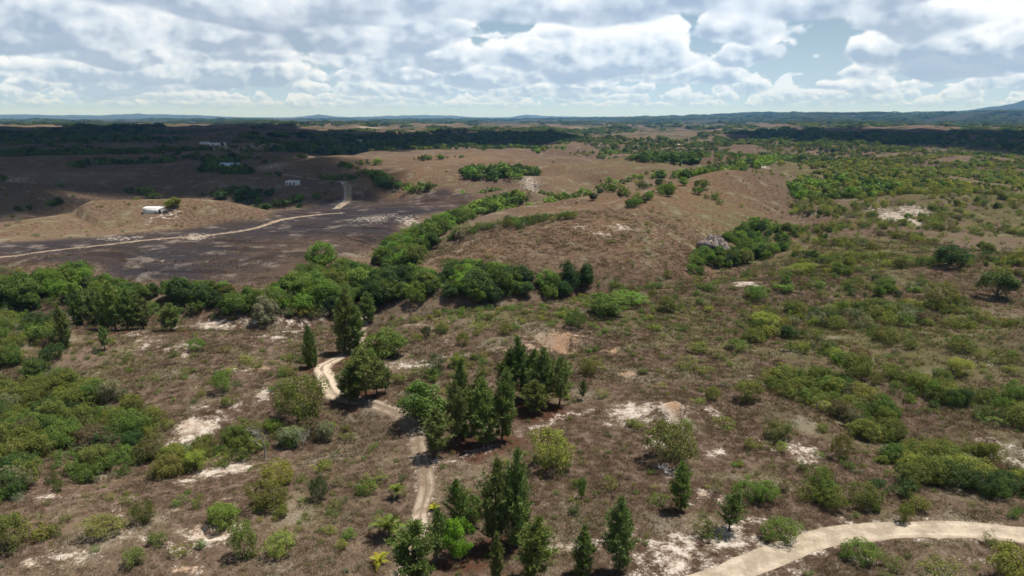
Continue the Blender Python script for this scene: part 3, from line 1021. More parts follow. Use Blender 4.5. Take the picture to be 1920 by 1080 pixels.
def empty(name, p, rz, s, label, cat, group, tint=None):
    o = bpy.data.objects.new(name, None)
    o.empty_display_size = 0.3
    COL.objects.link(o)
    o.location = p
    o.rotation_euler = (0, 0, rz)
    o.scale = s
    o['label'] = label
    o['category'] = cat
    if group:
        o['group'] = group
    return o


def child(name, me, root, tint):
    o = bpy.data.objects.new(name, me)
    COL.objects.link(o)
    o.parent = root
    if tint is not None:
        o['tint'] = [float(c) for c in tint]
    return o


def vary(c, g, a=0.16):
    k = 1 + g.normal(0, a)
    return tuple(np.clip(np.array(c) * k * (1 + g.normal(0, .06, 3)), 0.008, 0.35))


def put_plant(kind, p, hgt, wid, tone, label, group, var=None, name=None, cat=None):
    g = rng
    if kind == 'pine':
        pool, nm, ct, parts = PINES, 'pine_tree', 'pine', ('trunk', 'crown')
        natural = 0.53
        base = (0.128, 0.168, 0.050)
    elif kind == 'tree':
        pool, nm, ct, parts = TREES, 'broadleaf_tree', 'tree', ('trunk', 'crown')
        natural = 1.05
        base = TINT[tone]
    elif kind == 'bare':
        pool, nm, ct, parts = BARES, 'bare_tree', 'tree', ('trunk', 'branches')
        natural = 0.9
        base = None
    else:
        pool, nm, ct, parts = SHRUBS, 'shrub', 'shrub', ('stem', 'foliage')
        natural = 1.3
        base = TINT[tone]
    if pool is SHRUBS and hgt > 2.6:
        pool = BIGSHRUBS
    k = int(g.integers(len(pool))) if var is None else var
    sx = hgt if wid is None else wid / natural
    lean = R(3.2) if kind == 'pine' else R(5)
    root = empty(name or nm, (p[0], p[1], p[2] - 0.06), g.random() * 6.28, (sx * g.uniform(.88, 1.12), sx * g.uniform(.88, 1.12), hgt), label, cat or ct, group)
    root.rotation_euler[0], root.rotation_euler[1] = g.normal(0, lean), g.normal(0, lean)
    t = vary(base, g) if base is not None else None
    child(parts[0], pool[k][0], root, None)
    child(parts[1], pool[k][1], root, t)
    return root

# ------------------------------------------------------------------ plants one can point at: picture position of the foot, top, width
def place(lst):
    """(x, foot y, top y, width) -> ground point, height, width in metres"""
    p, t = hit([a[0] for a in lst], [a[1] for a in lst])
    out = []
    for a, q, tt in zip(lst, p, t):
        _x, ry_, rz_ = rays(a[0], a[2])
        out.append((q, max(0.35, CAM_H + float(rz_ / ry_) * q[1] - q[2]), a[3] * tt / FPX))
    return out


TAKEN = []          # footprints of the plants set by hand
PINE_SPOTS = [
    (773, 1098, 977, 84, 2, 'bushy dark pine just below the round bright green tree', None),
    (928, 1088, 1000, 42, 3, 'slim young pine below the large pine group beside the round bright tree', None),
    (1000, 1094, 974, 78, 0, 'broad cone-shaped pine standing alone between the slim young pine and the short pine', None),
    (1093, 1080, 992, 52, 1, 'short dense cone-shaped pine beside a taller pine near the white sand', None),
    (1160, 1074, 936, 68, 0, 'tall pine beside a short dense pine near the white sand', None),
    (957, 1034, 853, 70, 0, 'tall pine in the group behind the round bright green tree', 'pines around the round bright green tree'),
    (921, 1030, 866, 64, 2, 'tall pine in the group behind the round bright green tree', 'pines around the round bright green tree'),
    (975, 1022, 893, 56, 1, 'tall pine in the group behind the round bright green tree', 'pines around the round bright green tree'),
    (858, 1004, 902, 44, 4, 'thin pine behind the round bright green tree', None),
    (817, 1060, 954, 42, 4, 'thin-crowned pine touching the round bright green tree', None),
    (1277, 958, 866, 48, 0, 'lone slender pine on the open grass near a sandy streak', None),
    (1367, 996, 924, 52, 4, 'small open-crowned pine in the bushes beside the gravel road sand', None),
    (813, 860, 768, 58, 4, 'pine with a clear trunk at the edge of the dirt track bend', None),
    (862, 826, 676, 56, 1, 'pine in the large clump between the track bend and the orange mound', 'pines of the large clump right of the track'),
    (849, 838, 716, 52, 4, 'pine in the large clump between the track bend and the orange mound', 'pines of the large clump right of the track'),
    (912, 838, 712, 66, 0, 'pine in the large clump between the track bend and the orange mound', 'pines of the large clump right of the track'),
    (942, 828, 694, 64, 0, 'pine in the large clump between the track bend and the orange mound', 'pines of the large clump right of the track'),
    (893, 815, 700, 52, 1, 'pine in the large clump between the track bend and the orange mound', 'pines of the large clump right of the track'),
    (978, 748, 636, 54, 0, 'pine in the clump below the orange eroded bank', 'pines below the orange eroded bank'),
    (996, 752, 656, 50, 1, 'pine in the clump below the orange eroded bank', 'pines below the orange eroded bank'),
    (1012, 764, 655, 52, 0, 'pine in the clump below the orange eroded bank', 'pines below the orange eroded bank'),
    (1028, 758, 666, 46, 4, 'pine in the clump below the orange eroded bank', 'pines below the orange eroded bank'),
    (1048, 764, 672, 46, 4, 'pine in the clump below the orange eroded bank', 'pines below the orange eroded bank'),
    (1007, 777, 714, 56, 2, 'pine in the clump below the orange eroded bank', 'pines below the orange eroded bank'),
    (953, 748, 660, 52, 1, 'pine in the clump below the orange eroded bank', 'pines below the orange eroded bank'),
    (1091, 750, 713, 15, 4, 'tiny thin pine sapling standing clear of the pine clump', None),
    (646, 664, 546, 58, 1, 'tall narrow pine where the track passes towards the ravine', 'pair of tall pines by the upper track'),
    (664, 662, 575, 50, 0, 'tall narrow pine where the track passes towards the ravine', 'pair of tall pines by the upper track'),
    (577, 690, 612, 36, 1, 'narrow dark pine alone beside the sandy stretch of track', None),
    (591, 688, 648, 15, 3, 'little pine hugging the narrow dark pine by the sandy track', None),
    (687, 750, 655, 60, 4, 'pine in the cluster along the shaded track', 'pines along the shaded track'),
    (656, 756, 684, 52, 2, 'pine in the cluster along the shaded track', 'pines along the shaded track'),
    (708, 746, 672, 46, 4, 'pine in the cluster along the shaded track', 'pines along the shaded track'),
    (670, 744, 655, 48, 1, 'pine in the cluster along the shaded track', 'pines along the shaded track'),
    (722, 738, 686, 28, 4, 'pine in the cluster along the shaded track', 'pines along the shaded track'),
    (692, 606, 549, 42, 0, 'pine at the edge of the ravine beside the track end', None),
    (122, 652, 573, 38, 1, 'slender pine standing apart at the left thicket edge', None),
    (147, 612, 535, 42, 1, 'pine in the dark row above the reddish needle-covered ground', 'pines of the dark row on the plateau rim'),
    (173, 614, 545, 38, 0, 'pine in the dark row above the reddish needle-covered ground', 'pines of the dark row on the plateau rim'),
    (197, 618, 550, 42, 1, 'pine in the dark row above the reddish needle-covered ground', 'pines of the dark row on the plateau rim'),
    (216, 620, 529, 46, 0, 'pine in the dark row above the reddish needle-covered ground', 'pines of the dark row on the plateau rim'),
    (241, 619, 543, 48, 0, 'pine in the dark row above the reddish needle-covered ground', 'pines of the dark row on the plateau rim'),
    (267, 618, 552, 48, 0, 'pine in the dark row above the reddish needle-covered ground', 'pines of the dark row on the plateau rim'),
    (322, 621, 570, 44, 2, 'broad pine alone at the end of the pale rim path', None),
    (196, 657, 612, 26, 4, 'small open pine below the dark pine row', None),
]
for s, (p, h, w) in zip(PINE_SPOTS, place(PINE_SPOTS)):
    put_plant('pine', p, h, w * 1.05, None, s[5], s[6], var=s[4])
    TAKEN.append((p[0], p[1], w * .4))

HAND = [  # x, foot, top, width, kind, tone, label
    (853, 1046, 966, 58, 'tree', 'bright', 'round bright green leafy tree among the pines by the track'),
    (884, 990, 928, 48, 'tree', 'mid green', 'dense green tree wedged between the thin pine and the tall pines'),
    (787, 792, 716, 96, 'tree', 'mid green', 'wide bushy green tree shading the track bend'),
    (722, 670, 620, 80, 'tree', 'fresh green', 'wide green tree on the grass beside the tall pair of pines'),
    (1028, 878, 806, 80, 'shrub', 'yellow-green', 'big round yellow-green shrub beside the faint sandy path'),
    (1258, 866, 790, 86, 'shrub', 'olive', 'big rounded olive shrub below the orange sand mound'),
    (573, 786, 702, 86, 'shrub', 'olive', 'large olive shrub beside the sandy stretch of track'),
    (1068, 552, 490, 50, 'tree', 'dark green', 'very dark round tree at the end of the ravine wood'),
    (1096, 545, 495, 34, 'tree', 'dark green', 'very dark narrower tree beside the dark round tree of the ravine wood'),
    (1785, 497, 458, 58, 'tree', 'dark green', 'dark rounded tree standing out of the pale olive scrub'),
    (1868, 560, 505, 66, 'tree', 'mid green', 'broad green tree at the foot of the small brown knoll'),
    (1765, 572, 528, 62, 'shrub', 'olive', 'broad olive shrub beside the green tree below the small knoll'),
    (607, 503, 452, 50, 'tree', 'fresh green', 'bright green tree rising above the ravine wood against the burnt slope'),
    (326, 392, 370, 33, 'tree', 'yellow-green', 'round yellow-green tree beside the long white shed'),
    (1130, 590, 550, 80, 'tree', 'mid green', 'wide green tree on the grass beyond the eroded bank'),
    (1082, 613, 582, 36, 'shrub', 'mid green', 'round green shrub on the grass above the eroded bank'),
    (498, 606, 558, 52, 'tree', 'grey-green', 'thin-leaved tree at the plateau rim beside the pale path'),
    (420, 736, 692, 38, 'shrub', 'fresh green', 'upright green shrub on the brown slope beside the pale soil'),
    (370, 657, 634, 30, 'shrub', 'mid green', 'round green shrub in the white-flecked soil'),
    (800, 633, 610, 17, 'shrub', 'dark green', 'small dark upright shrub on the open grass beyond the track pines'),
    (603, 936, 892, 34, 'shrub', 'dark green', 'small dark glossy shrub left of the lower track'),
    (1090, 935, 895, 15, 'tree', 'fresh green', 'thin bright green sapling alone on the brown grass'),
    (1136, 945, 935, 9, 'shrub', 'yellow-green', 'tiny yellow-green seedling on the brown grass near the sapling'),
    (1895, 697, 683, 28, 'shrub', 'yellow-green', 'small rounded yellow-green shrub alone on the bare brown slope'),
]
GEN = [  # more shrubs with a place of their own; the label follows from the zone
    (270, 980, 940, 42), (187, 1004, 968, 68), (415, 988, 944, 62), (500, 952, 902, 72), (522, 906, 866, 62), (457, 1046, 980, 48), (527, 1038, 995, 50), (113, 921, 899, 22), (25, 1032, 962, 64),
    (67, 1008, 974, 48), (103, 1004, 983, 28), (253, 1058, 1026, 38), (297, 1021, 999, 38), (627, 954, 937, 24), (340, 944, 928, 28), (373, 951, 924, 22), (700, 905, 890, 40), (620, 1000, 985, 24),
    (655, 1008, 990, 26), (640, 1030, 1012, 22), (690, 925, 900, 40),
    (1357, 804, 783, 34), (1462, 823, 790, 52), (1335, 752, 724, 28), (1402, 753, 713, 58), (1410, 841, 821, 30), (1466, 850, 824, 24), (1402, 938, 902, 52), (1437, 939, 900, 42), (1466, 1014, 974, 62),
    (1328, 1008, 977, 44), (1511, 937, 906, 34), (1541, 930, 875, 52), (1562, 952, 914, 50), (1620, 952, 906, 60), (1695, 979, 944, 34), (1578, 860, 812, 34), (1612, 1052, 1014, 62), (1850, 1018, 996, 28),
    (1669, 1064, 1040, 34), (1770, 1090, 1052, 64), (1893, 1092, 1018, 96), (1310, 756, 745, 20), (1285, 690, 668, 36), (1320, 700, 685, 30), (1290, 800, 786, 22), (1190, 800, 785, 34), (1130, 745, 730, 26),
    (1102, 702, 672, 30), (1107, 660, 645, 30), (1205, 700, 690, 20), (1110, 690, 668, 26), (900, 618, 602, 30), (950, 626, 605, 24), (868, 647, 622, 22), (830, 620, 600, 24), (780, 640, 622, 18),
    (1505, 512, 492, 50), (1250, 582, 556, 40), (1180, 570, 545, 60), (1420, 560, 535, 40), (1660, 545, 520, 40), (1430, 610, 585, 50), (1465, 545, 530, 40), (1380, 655, 635, 40), (1310, 660, 640, 36),
    (1600, 710, 660, 60), (1640, 590, 560, 60), (1800, 700, 672, 50), (1855, 790, 774, 40), (1905, 760, 715, 50), (480, 690, 670, 36), (430, 760, 742, 30), (560, 590, 575, 30), (1160, 545, 530, 26)]

# ------------------------------------------------------------------ zones of growth, as polygons on the land
Z = []


def zone(phrase, poly, dens, mix, hmin, hmax, patch=0.0, psize=22.0, thr=-0.5):
    Z.append((phrase, poly, dens, mix, hmin, hmax, patch, psize, thr))


S_OL = [('shrub', 'olive', 5), ('shrub', 'mid green', 3), ('shrub', 'yellow-green', 2), ('shrub', 'dark green', 1), ('shrub', 'grey-green', 1.0), ('bare', '-', .3), ('shrub', 'dull brown', .7)]
S_GR = [('shrub', 'mid green', 5), ('shrub', 'olive', 3), ('shrub', 'fresh green', 1.2), ('shrub', 'dark green', 1.5), ('tree', 'mid green', .5)]
T_GR = [('tree', 'mid green', 6), ('tree', 'dark green', 3), ('tree', 'fresh green', 3.2), ('tree', 'olive', 1.2), ('shrub', 'mid green', 2), ('shrub', 'fresh green', 1.2)]
T_DK = [('tree', 'dark green', 5), ('tree', 'mid green', 3), ('shrub', 'dark green', 2)]
zone('in the dense thicket beside the bare bleached tree', [(-260, 590), (-60, 570), (60, 590), (110, 650), (140, 700), (230, 735), (325, 790), (318, 815), (250, 905), (150, 905), (70, 940), (0, 962), (-260, 985)], .15, S_OL + [('shrub', 'dark green', 1.5), ('shrub', 'mid green', 2), ('tree', 'mid green', 1.2), ('tree', 'dark green', .8)], 1.3, 4.6)
zone('in the thicket running to the bare bleached tree', [(250, 905), (270, 850), (330, 830), (420, 812), (480, 790), (560, 790), (655, 800), (652, 826), (520, 845), (400, 878), (300, 905)], .26, S_OL, 1.5, 3.6)
zone('in the ravine wood below the burnt slope', [(-260, 530), (60, 514), (150, 492), (182, 512), (270, 532), (310, 524), (400, 527), (500, 548), (520, 523), (590, 492), (690, 494), (730, 520), (720, 575), (640, 588), (500, 592), (400, 590), (290, 572), (100, 580), (-60, 590), (-260, 610)], .080, T_GR, 3.5, 7.5)
zone('in the ravine wood below the smooth brown hill', [(700, 500), (790, 500), (820, 505), (880, 484), (1000, 504), (1030, 505), (1110, 520), (1105, 535), (1050, 560), (900, 574), (720, 580), (700, 560)], .085, T_GR + [('tree', 'dark green', 3)], 4, 8.5)
zone('in the green gully beside the burnt slope', [(690, 500), (725, 445), (775, 425), (830, 398), (880, 388), (930, 365), (960, 358), (1000, 362), (985, 378), (900, 402), (842, 432), (800, 470), (780, 500)], .065, T_GR, 3.5, 7)
zone('in the bushy strip crossing the smooth brown hill', [(815, 458), (860, 428), (960, 408), (1080, 396), (1088, 410), (980, 432), (860, 455)], .040, S_GR + [('tree', 'mid green', 3), ('tree', 'grey-green', 2)], 2.4, 5)
zone('along the wooded bottom past the grey rock scar', [(1290, 520), (1300, 480), (1350, 440), (1420, 405), (1490, 420), (1500, 450), (1440, 490), (1350, 515)], .050, T_GR, 2.5, 6)
zone('in the scrub belt above the curving gravel road', [(1440, 705), (1470, 690), (1560, 692), (1640, 735), (1690, 770), (1690, 832), (1620, 822), (1530, 772), (1450, 732)], .30, S_OL, 1.6, 3.6)
zone('in the mounded thicket beside the grey dead brush', [(1640, 872), (1700, 822), (1780, 830), (1860, 842), (1920, 890), (2080, 900), (2080, 940), (1920, 935), (1820, 922), (1700, 905)], .30, S_OL, 1.8, 4.2)
zone('in the loose scrub above the gravel road bend', [(1480, 860), (1640, 900), (1760, 910), (1920, 940), (2080, 950), (2080, 985), (1880, 975), (1700, 975), (1560, 965)], .08, S_GR, 1.0, 2.8)
zone('in the open scrub on the brown rise', [(1270, 640), (1340, 600), (1440, 565), (1560, 560), (1700, 560), (1920, 560), (2120, 560), (2120, 800), (1920, 800), (1700, 762), (1560, 690), (1440, 665)], .15, S_OL, 1.4, 3.6, 1.0, 16., -.09)
zone('in the wide scrub around the pale sand scar', [(1490, 330), (1600, 305), (1760, 290), (1920, 292), (2200, 300), (2200, 540), (1920, 530), (1750, 500), (1560, 520), (1480, 500), (1490, 440), (1480, 400)], .062, S_OL + [('shrub', 'yellow-green', 3), ('tree', 'olive', 1.0), ('tree', 'mid green', .8)], 1.5, 3.8, 1.0, 30., -.12)
zone('on the grassy shelf above the eroded bank', [(720, 585), (900, 576), (1050, 565), (1200, 560), (1300, 600), (1260, 640), (1000, 610), (760, 612)], .035, [('shrub', 'fresh green', 3), ('shrub', 'mid green', 3), ('shrub', 'yellow-green', 2)], .8, 2.0)
zone('at the scrub edge beyond the brown rise', [(1100, 540), (1160, 520), (1300, 505), (1500, 510), (1750, 525), (1740, 560), (1500, 560), (1300, 570), (1180, 560)], .05, S_GR, 1.2, 3.2, 1.0, 18., -.08)
zone('under the pines beside the track', [(735, 690), (830, 660), (930, 660), (1060, 670), (1080, 750), (1060, 770), (960, 690), (850, 720), (740, 730)], .08, S_OL, 1.2, 3.0)
zone('on the slope between thicket and upper track', [(110, 660), (300, 660), (560, 640), (620, 700), (560, 720), (430, 770), (330, 760), (180, 700)], .03, S_GR + [('shrub', 'yellow-green', 3)], .7, 2.2)
zone('around the large olive shrub by the track', [(480, 730), (540, 690), (610, 760), (640, 800), (540, 800)], .10, S_OL, 1.0, 2.6)
zone('on the pale stony ground below the thicket', [(-200, 990), (70, 945), (330, 905), (560, 880), (740, 870), (740, 1080), (700, 1150), (-200, 1150)], .016, S_OL + [('shrub', 'fresh green', 1)], .6, 1.7)
zone('on the brown grass around the sand patches', [(830, 880), (1050, 780), (1250, 700), (1400, 680), (1480, 760), (1640, 860), (1500, 900), (1400, 1000), (1280, 1060), (1000, 1060), (860, 960)], .009, S_OL + [('shrub', 'fresh green', 1.5)], .5, 1.6)
zone('inside the bend of the gravel road', [(1500, 1110), (1560, 1040), (1700, 1012), (1920, 1020), (2080, 1040), (2080, 1130)], .04, S_GR, .7, 2.2)
zone('along the plateau rim beside the pale path', [(280, 562), (400, 566), (520, 556), (640, 560), (720, 560), (720, 588), (500, 598), (380, 595), (290, 584)], .14, S_GR + [('tree', 'fresh green', .6), ('shrub', 'grey-green', 1)], 1.4, 3.6)
zone('where the thicket meets the ravine wood', [(-260, 540), (0, 530), (110, 560), (118, 645), (60, 610), (-260, 620)], .12, S_GR + [('tree', 'dark green', .8), ('shrub', 'dark green', 1)], 1.4, 4.0)
zone('on the olive bank at the burnt slope edge', [(-200, 510), (0, 500), (60, 505), (150, 486), (178, 500), (150, 525), (0, 535), (-200, 540)], .05, S_OL, 1.5, 3.5)
# farther off
zone('in the copse below the burnt hillock', [(690, 320), (712, 320), (760, 342), (820, 343), (826, 356), (740, 367), (702, 345)], .025, T_GR, 4, 7)
zone('in the dark copse behind the ash-grey hillock', [(850, 322), (900, 306), (1010, 311), (1020, 328), (960, 342), (890, 340)], .022, T_DK, 4, 8)
zone('in the hollow of the brown hill', [(1150, 386), (1190, 366), (1226, 356), (1222, 374), (1170, 393)], .030, T_GR, 3, 6)
zone('in the small hollow high on the brown hill', [(1316, 362), (1340, 358), (1352, 380), (1335, 384)], .03, S_GR, 2, 4)
zone('in the green valley behind the brown hill', [(1480, 338), (1600, 326), (1700, 345), (1640, 372), (1530, 382), (1480, 372)], .020, T_GR, 3, 6)
zone('along the hedge line beyond the brown hill', [(1120, 338), (1220, 318), (1300, 318), (1360, 302), (1450, 288), (1500, 292), (1440, 305), (1330, 326), (1250, 335), (1160, 347)], .012, T_GR, 3, 6)
zone('in the wood beyond the far brown ridge', [(1130, 302), (1200, 290), (1310, 284), (1320, 297), (1220, 308)], .014, T_DK, 4, 8)
zone('along the bushy line on the far pasture', [(750, 300), (800, 291), (870, 292), (870, 299), (800, 303)], .012, T_GR, 3, 6)
zone('in the shade behind the white shed ridge', [(340, 372), (420, 352), (560, 352), (620, 368), (560, 392), (480, 386), (400, 372)], .012, T_DK, 3, 6)
zone('in the shaded hollow left of the white shed ridge', [(-100, 420), (0, 402), (60, 396), (130, 380), (150, 360), (60, 385), (-100, 395)], .015, T_DK, 3, 6)
zone('around the blue-roofed farmhouse', [(370, 322), (385, 300), (430, 296), (470, 312), (475, 330), (420, 334)], .012, T_DK, 3, 7)
zone('along the shaded hedge left of the farmhouse', [(95, 308), (200, 296), (280, 292), (360, 290), (380, 300), (260, 310), (120, 316)], .006, T_DK, 3, 7)
zone('in the long shaded wood beyond the farms', [(480, 288), (560, 268), (700, 262), (1060, 250), (1105, 258), (1000, 268), (800, 280), (640, 290)], .0032, T_DK, 5, 9)
zone('in the shaded wood on the left plain', [(-200, 278), (-200, 258), (0, 256), (200, 252), (330, 258), (350, 270), (200, 270), (60, 278)], .0022, T_DK, 4, 8, 1.0, 70., .0)
zone('in the shaded wood on the right plain', [(1375, 257), (1480, 248), (1640, 246), (1800, 250), (1920, 252), (2100, 252), (2100, 285), (1850, 278), (1640, 270), (1480, 262)], .0020, T_DK, 5, 9)
zone('in the green belt of the middle distance', [(1230, 300), (1330, 285), (1480, 268), (1640, 272), (1760, 275), (1920, 292), (1700, 300), (1500, 330), (1400, 320)], .007, S_OL + [('tree', 'mid green', 2), ('tree', 'olive', 3)], 2.5, 5, 1.0, 40., -.05)

PL = []     # phrase, kind, tone, x, y, h, w
for (phrase, poly, dens, mix, h0, h1, patch, psize, thr) in Z:
    P2 = hitpoly(poly)
    a = 0.5 * abs(np.dot(P2[:, 0], np.roll(P2[:, 1], 1)) - np.dot(P2[:, 1], np.roll(P2[:, 0], 1)))
    lo_, hi_ = P2.min(0), P2.max(0)
    n = int(dens * (hi_[0] - lo_[0]) * (hi_[1] - lo_[1]))
    n = min(n, 60000)
    x, y = rng.uniform(lo_[0], hi_[0], n), rng.uniform(lo_[1], hi_[1], n)
    ed = poly_sd(x, y, P2) + 3.0 * fbm(x / 9, y / 9, 401, 2)
    k = ed > 0
    if patch:
        k &= (fbm(x / psize, y / psize, 411, 3) > thr)
    x, y, ed = x[k], y[k], ed[k]
    wts = np.array([m[2] for m in mix], float)
    # the kinds grow in loose families
    fam = fbm(x / 8, y / 8, 421, 2) * 1.1 + 0.5
    u = np.clip(0.45 * rng.random(len(x)) + 0.55 * fam, 0, .999)
    u = rng.permutation(np.linspace(0, .999, len(x)))[np.argsort(np.argsort(u))] if False else (np.argsort(np.argsort(u)) / max(1, len(u)))
    cum = np.cumsum(wts) / wts.sum()
    ki = np.searchsorted(cum, u, side='right').clip(0, len(mix) - 1)
    for xi, yi, kk in zip(x, y, ki):
        hh = h0 + (h1 - h0) * rng.random() ** 1.7
        kind, tone = mix[kk][0], mix[kk][1]
        if kind == 'tree':
            hh = hh * 1.15
        # crowns stay within the outline the growth has in the landscape
        zt = float(hfast(np.array([xi]), np.array([yi]))[0]) + hh * .8
        qx, qy, _d = to_px(xi, yi, zt)
        g0, fits = zt - hh * .8, False
        for _k in range(5):
            qx, qy, _d = to_px(xi, yi, g0 + hh * (.9 if kind == 'tree' else .6))
            fits = in_poly(np.array([qx]), np.array([qy]), poly)[0]
            if fits or hh < 1.3:
                break
            hh *= .72
        if not fits:
            continue
        PL.append((phrase, kind, tone, xi, yi, hh, hh * rng.uniform(.85, 1.2) * (1.05 if kind == 'tree' else 1.25)))
# the odd bush everywhere on the near plateau and the brown hills
n = 2600
rr_, aa_ = np.sqrt(rng.uniform(70 ** 2, 620 ** 2, n)), R(1) * rng.uniform(-42, 42, n)
x, y = rr_ * np.sin(aa_), rr_ * np.cos(aa_)
cv = cover(x, y)
keep = (fbm(x / 25, y / 25, 431, 3) > .05) & (cv[4] < .2) & (rng.random(n) < np.where(cv[6] > .4, .35, 1))
for xi, yi in zip(x[keep], y[keep]):
    hh = 0.5 + 1.5 * rng.random() ** 2
    PL.append(('scattered over the open dry grass', 'shrub', ['olive', 'mid green', 'yellow-green', 'grey-green'][int(rng.integers(4))], xi, yi, hh, hh * 1.4))

# bushes in the creases between the hills
n = 26000
rr_, aa_ = np.sqrt(rng.uniform(300 ** 2, 2400 ** 2, n)), R(1) * rng.uniform(-42, 42, n)
x, y = rr_ * np.sin(aa_), rr_ * np.cos(aa_)
cv4 = cover(x, y)[4]
keep = (hills(x, y) < .020 + .02 * vnoise(x / 60, y / 60, 441)) & (cv4 < .2) & (vnoise(x / 210, y / 260, 443) > -.12)
for xi, yi in zip(x[keep], y[keep]):
    hh = 2.2 + 3.6 * rng.random() ** 1.6
    PL.append(('in the creases between the dry hills', 'tree' if hh > 3.4 else 'shrub', ['olive', 'mid green', 'mid green', 'fresh green', 'dark green'][int(rng.integers(5))], xi, yi, hh, hh * 1.25))

# drop what would stand on roads, sand or on another plant
X = np.array([p[3] for p in PL])
Y = np.array([p[4] for p in PL])
ok = np.ones(len(PL), bool)
for ln, d0 in ((TRACK, 2.4), (ROAD, 3.6), (LANE, 3.0), (FARLANE, 3.0)):
    i = near_line(X, Y, ln, 8)
    d, _ = dist_line(X[i], Y[i], ln)
    ok[i[d < d0]] = False
cvs = cover(X, Y)
ok &= ~((cvs[0] > 0.40) & (rng.random(len(X)) < .93))
hq, _t = hit([290, 432, 549, 384, 408, 673, 691], [397, 314, 346, 270, 272, 267, 267])
for q_ in hq:
    rq = np.hypot(q_[0], q_[1])
    al = (X * q_[0] + Y * q_[1]) / rq
    lat = np.abs(X * q_[1] - Y * q_[0]) / rq
    ok &= ~((lat < 12) & (al > rq - 45) & (al < rq + 9))
rk = hit([1336], [474])[0][0]
TAKEN.append((rk[0], rk[1], 5.0))
TAKEN.append((rk[0] * .96, rk[1] * .96, 5.0))
for tx, ty, tr_ in TAKEN:
    ok &= np.hypot(X - tx, Y - ty) > tr_ + .5
HZ = hfast(X, Y)
PX, PY, DP = to_px(X, Y, HZ)
inframe = ok & (PX > -30) & (PX < 1950) & (PY > 200) & (PY < 1110)
size = np.array([p[5] * math.sqrt(p[6] / max(.1, p[5])) for p in PL]) / DP

# big stands are told apart by the landmark nearest to each plant
LANDMARKS = {
    'in the dense thicket beside the bare bleached tree': [((350, 815), 'in the thicket edge beside the eroded sand bank'), ((110, 665), 'in the thicket near the slender lone pine'),
        ((140, 900), 'at the thicket foot above the pale stony ground'), ((60, 770), 'deep inside the dense olive thicket'), ((230, 800), 'in the thicket flank facing the brown slope')],
    'in the ravine wood below the burnt slope': [((220, 575), 'in the ravine wood behind the dark pine row'), ((640, 560), 'in the ravine wood where the track ends'),
        ((430, 565), 'in the ravine wood behind the thin-leaved rim tree'), ((600, 500), 'in the ravine wood highest against the burnt slope'), ((20, 560), 'in the ravine wood beyond the olive thicket')],
    'in the ravine wood below the smooth brown hill': [((1040, 545), 'in the ravine wood beside the very dark tree'), ((900, 545), 'in the ravine wood below the smooth brown hill'), ((740, 545), 'in the ravine wood at the gully mouth')],
    'in the green gully beside the burnt slope': [((740, 470), 'in the lower gully beside the burnt slope'), ((850, 410), 'in the middle gully beside the burnt slope'), ((960, 365), 'at the gully head beside the ash-grey hillock')],
}
LM = {k: [(hit([c[0]], [c[1]])[0][0][:2], t) for c, t in v] for k, v in LANDMARKS.items()}
for i_, q_ in enumerate(PL):
    if q_[0] in LM:
        PL[i_] = (min(LM[q_[0]], key=lambda m: math.hypot(m[0][0] - q_[3], m[0][1] - q_[4]))[1],) + q_[1:]


# labels for zone plants: size word, leaf colour, kind and place
def zlabel(kind, tone, h, phrase):
    sz = {'shrub': ('low', 'waist-high', 'tall'), 'tree': ('small', 'mid-sized', 'large'), 'bare': ('small', 'small', 'small')}[kind]
    cut = {'shrub': (1.3, 2.4), 'tree': (4.0, 6.5), 'bare': (9, 9)}[kind]
    w = sz[0] if h < cut[0] else sz[1] if h < cut[1] else sz[2]
    if kind == 'bare':
        return 'leafless pale grey bush ' + phrase, 'leafless bushes ' + phrase
    k = 'shrub' if kind == 'shrub' else 'leafy tree'
    return '%s %s %s %s' % (w, tone, k, phrase), '%s %s %ss %s' % (w, tone, k, phrase)


for s, (p, h, w) in zip(HAND, place(HAND)):
    put_plant(s[4], p, h, w * 1.08, s[5], s[6], None)
tones = ['olive', 'mid green', 'olive', 'yellow-green', 'mid green', 'olive', 'fresh green', 'olive']
zp = [(z[0], hitpoly(z[1])) for z in Z]
GENP = place(GEN)
for i, (s, (p, h, w)) in enumerate(zip(GEN, GENP)):
    tone = tones[(i * 5 + int(p[0])) % len(tones)]
    ph = 'scattered over the open dry grass'
    for nm_, poly in zp:
        if in_poly(np.array([p[0]]), np.array([p[1]]), poly)[0]:
            ph = nm_
            break
    lb, gp = zlabel('shrub', tone, h, ph)
    put_plant('shrub', p, h, w * 1.08, tone, lb, gp)

LIMIT = {'shrub': 300 - len(GEN) - sum(1 for s in HAND if s[4] == 'shrub'), 'tree': 300 - sum(1 for s in HAND if s[4] == 'tree'), 'bare': 60}
single = np.zeros(len(PL), bool)
for kind in ('shrub', 'tree', 'bare'):
    ix = np.array([i for i in range(len(PL)) if PL[i][1] == kind and inframe[i]])
    ix = ix[np.argsort(-size[ix])][:LIMIT[kind]]
    single[ix] = True
for i in np.nonzero(single)[0]:
    ph, kind, tone, xi, yi, hh, ww = PL[i]
    lb, gp = zlabel(kind, tone, hh, ph)
    put_plant(kind, (xi, yi, HZ[i]), hh, ww, tone, lb, gp, name='bare_bush' if kind == 'bare' else None, cat='shrub' if kind == 'bare' else None)

# a bare bleached tree, and grey dead brush
for s, lb, v in (((497, 858, 772, 78, 0), 'bare bleached white tree with forked limbs at the thicket edge', 0), ((566, 842, 790, 36, 0), 'thin leafless grey tree in the thicket next to the bleached tree', 1),
                 ((1365, 500, 470, 30, 0), 'pale leafless tree in the wooded bottom', 1), ((1690, 862, 828, 52, 0), 'tangle of grey dead brush at the mounded thicket', 2)):
    (p, h, w), = place([s])
    put_plant('bare', p, h, w * 1.1, None, lb, None, var=v, name='bare_tree')

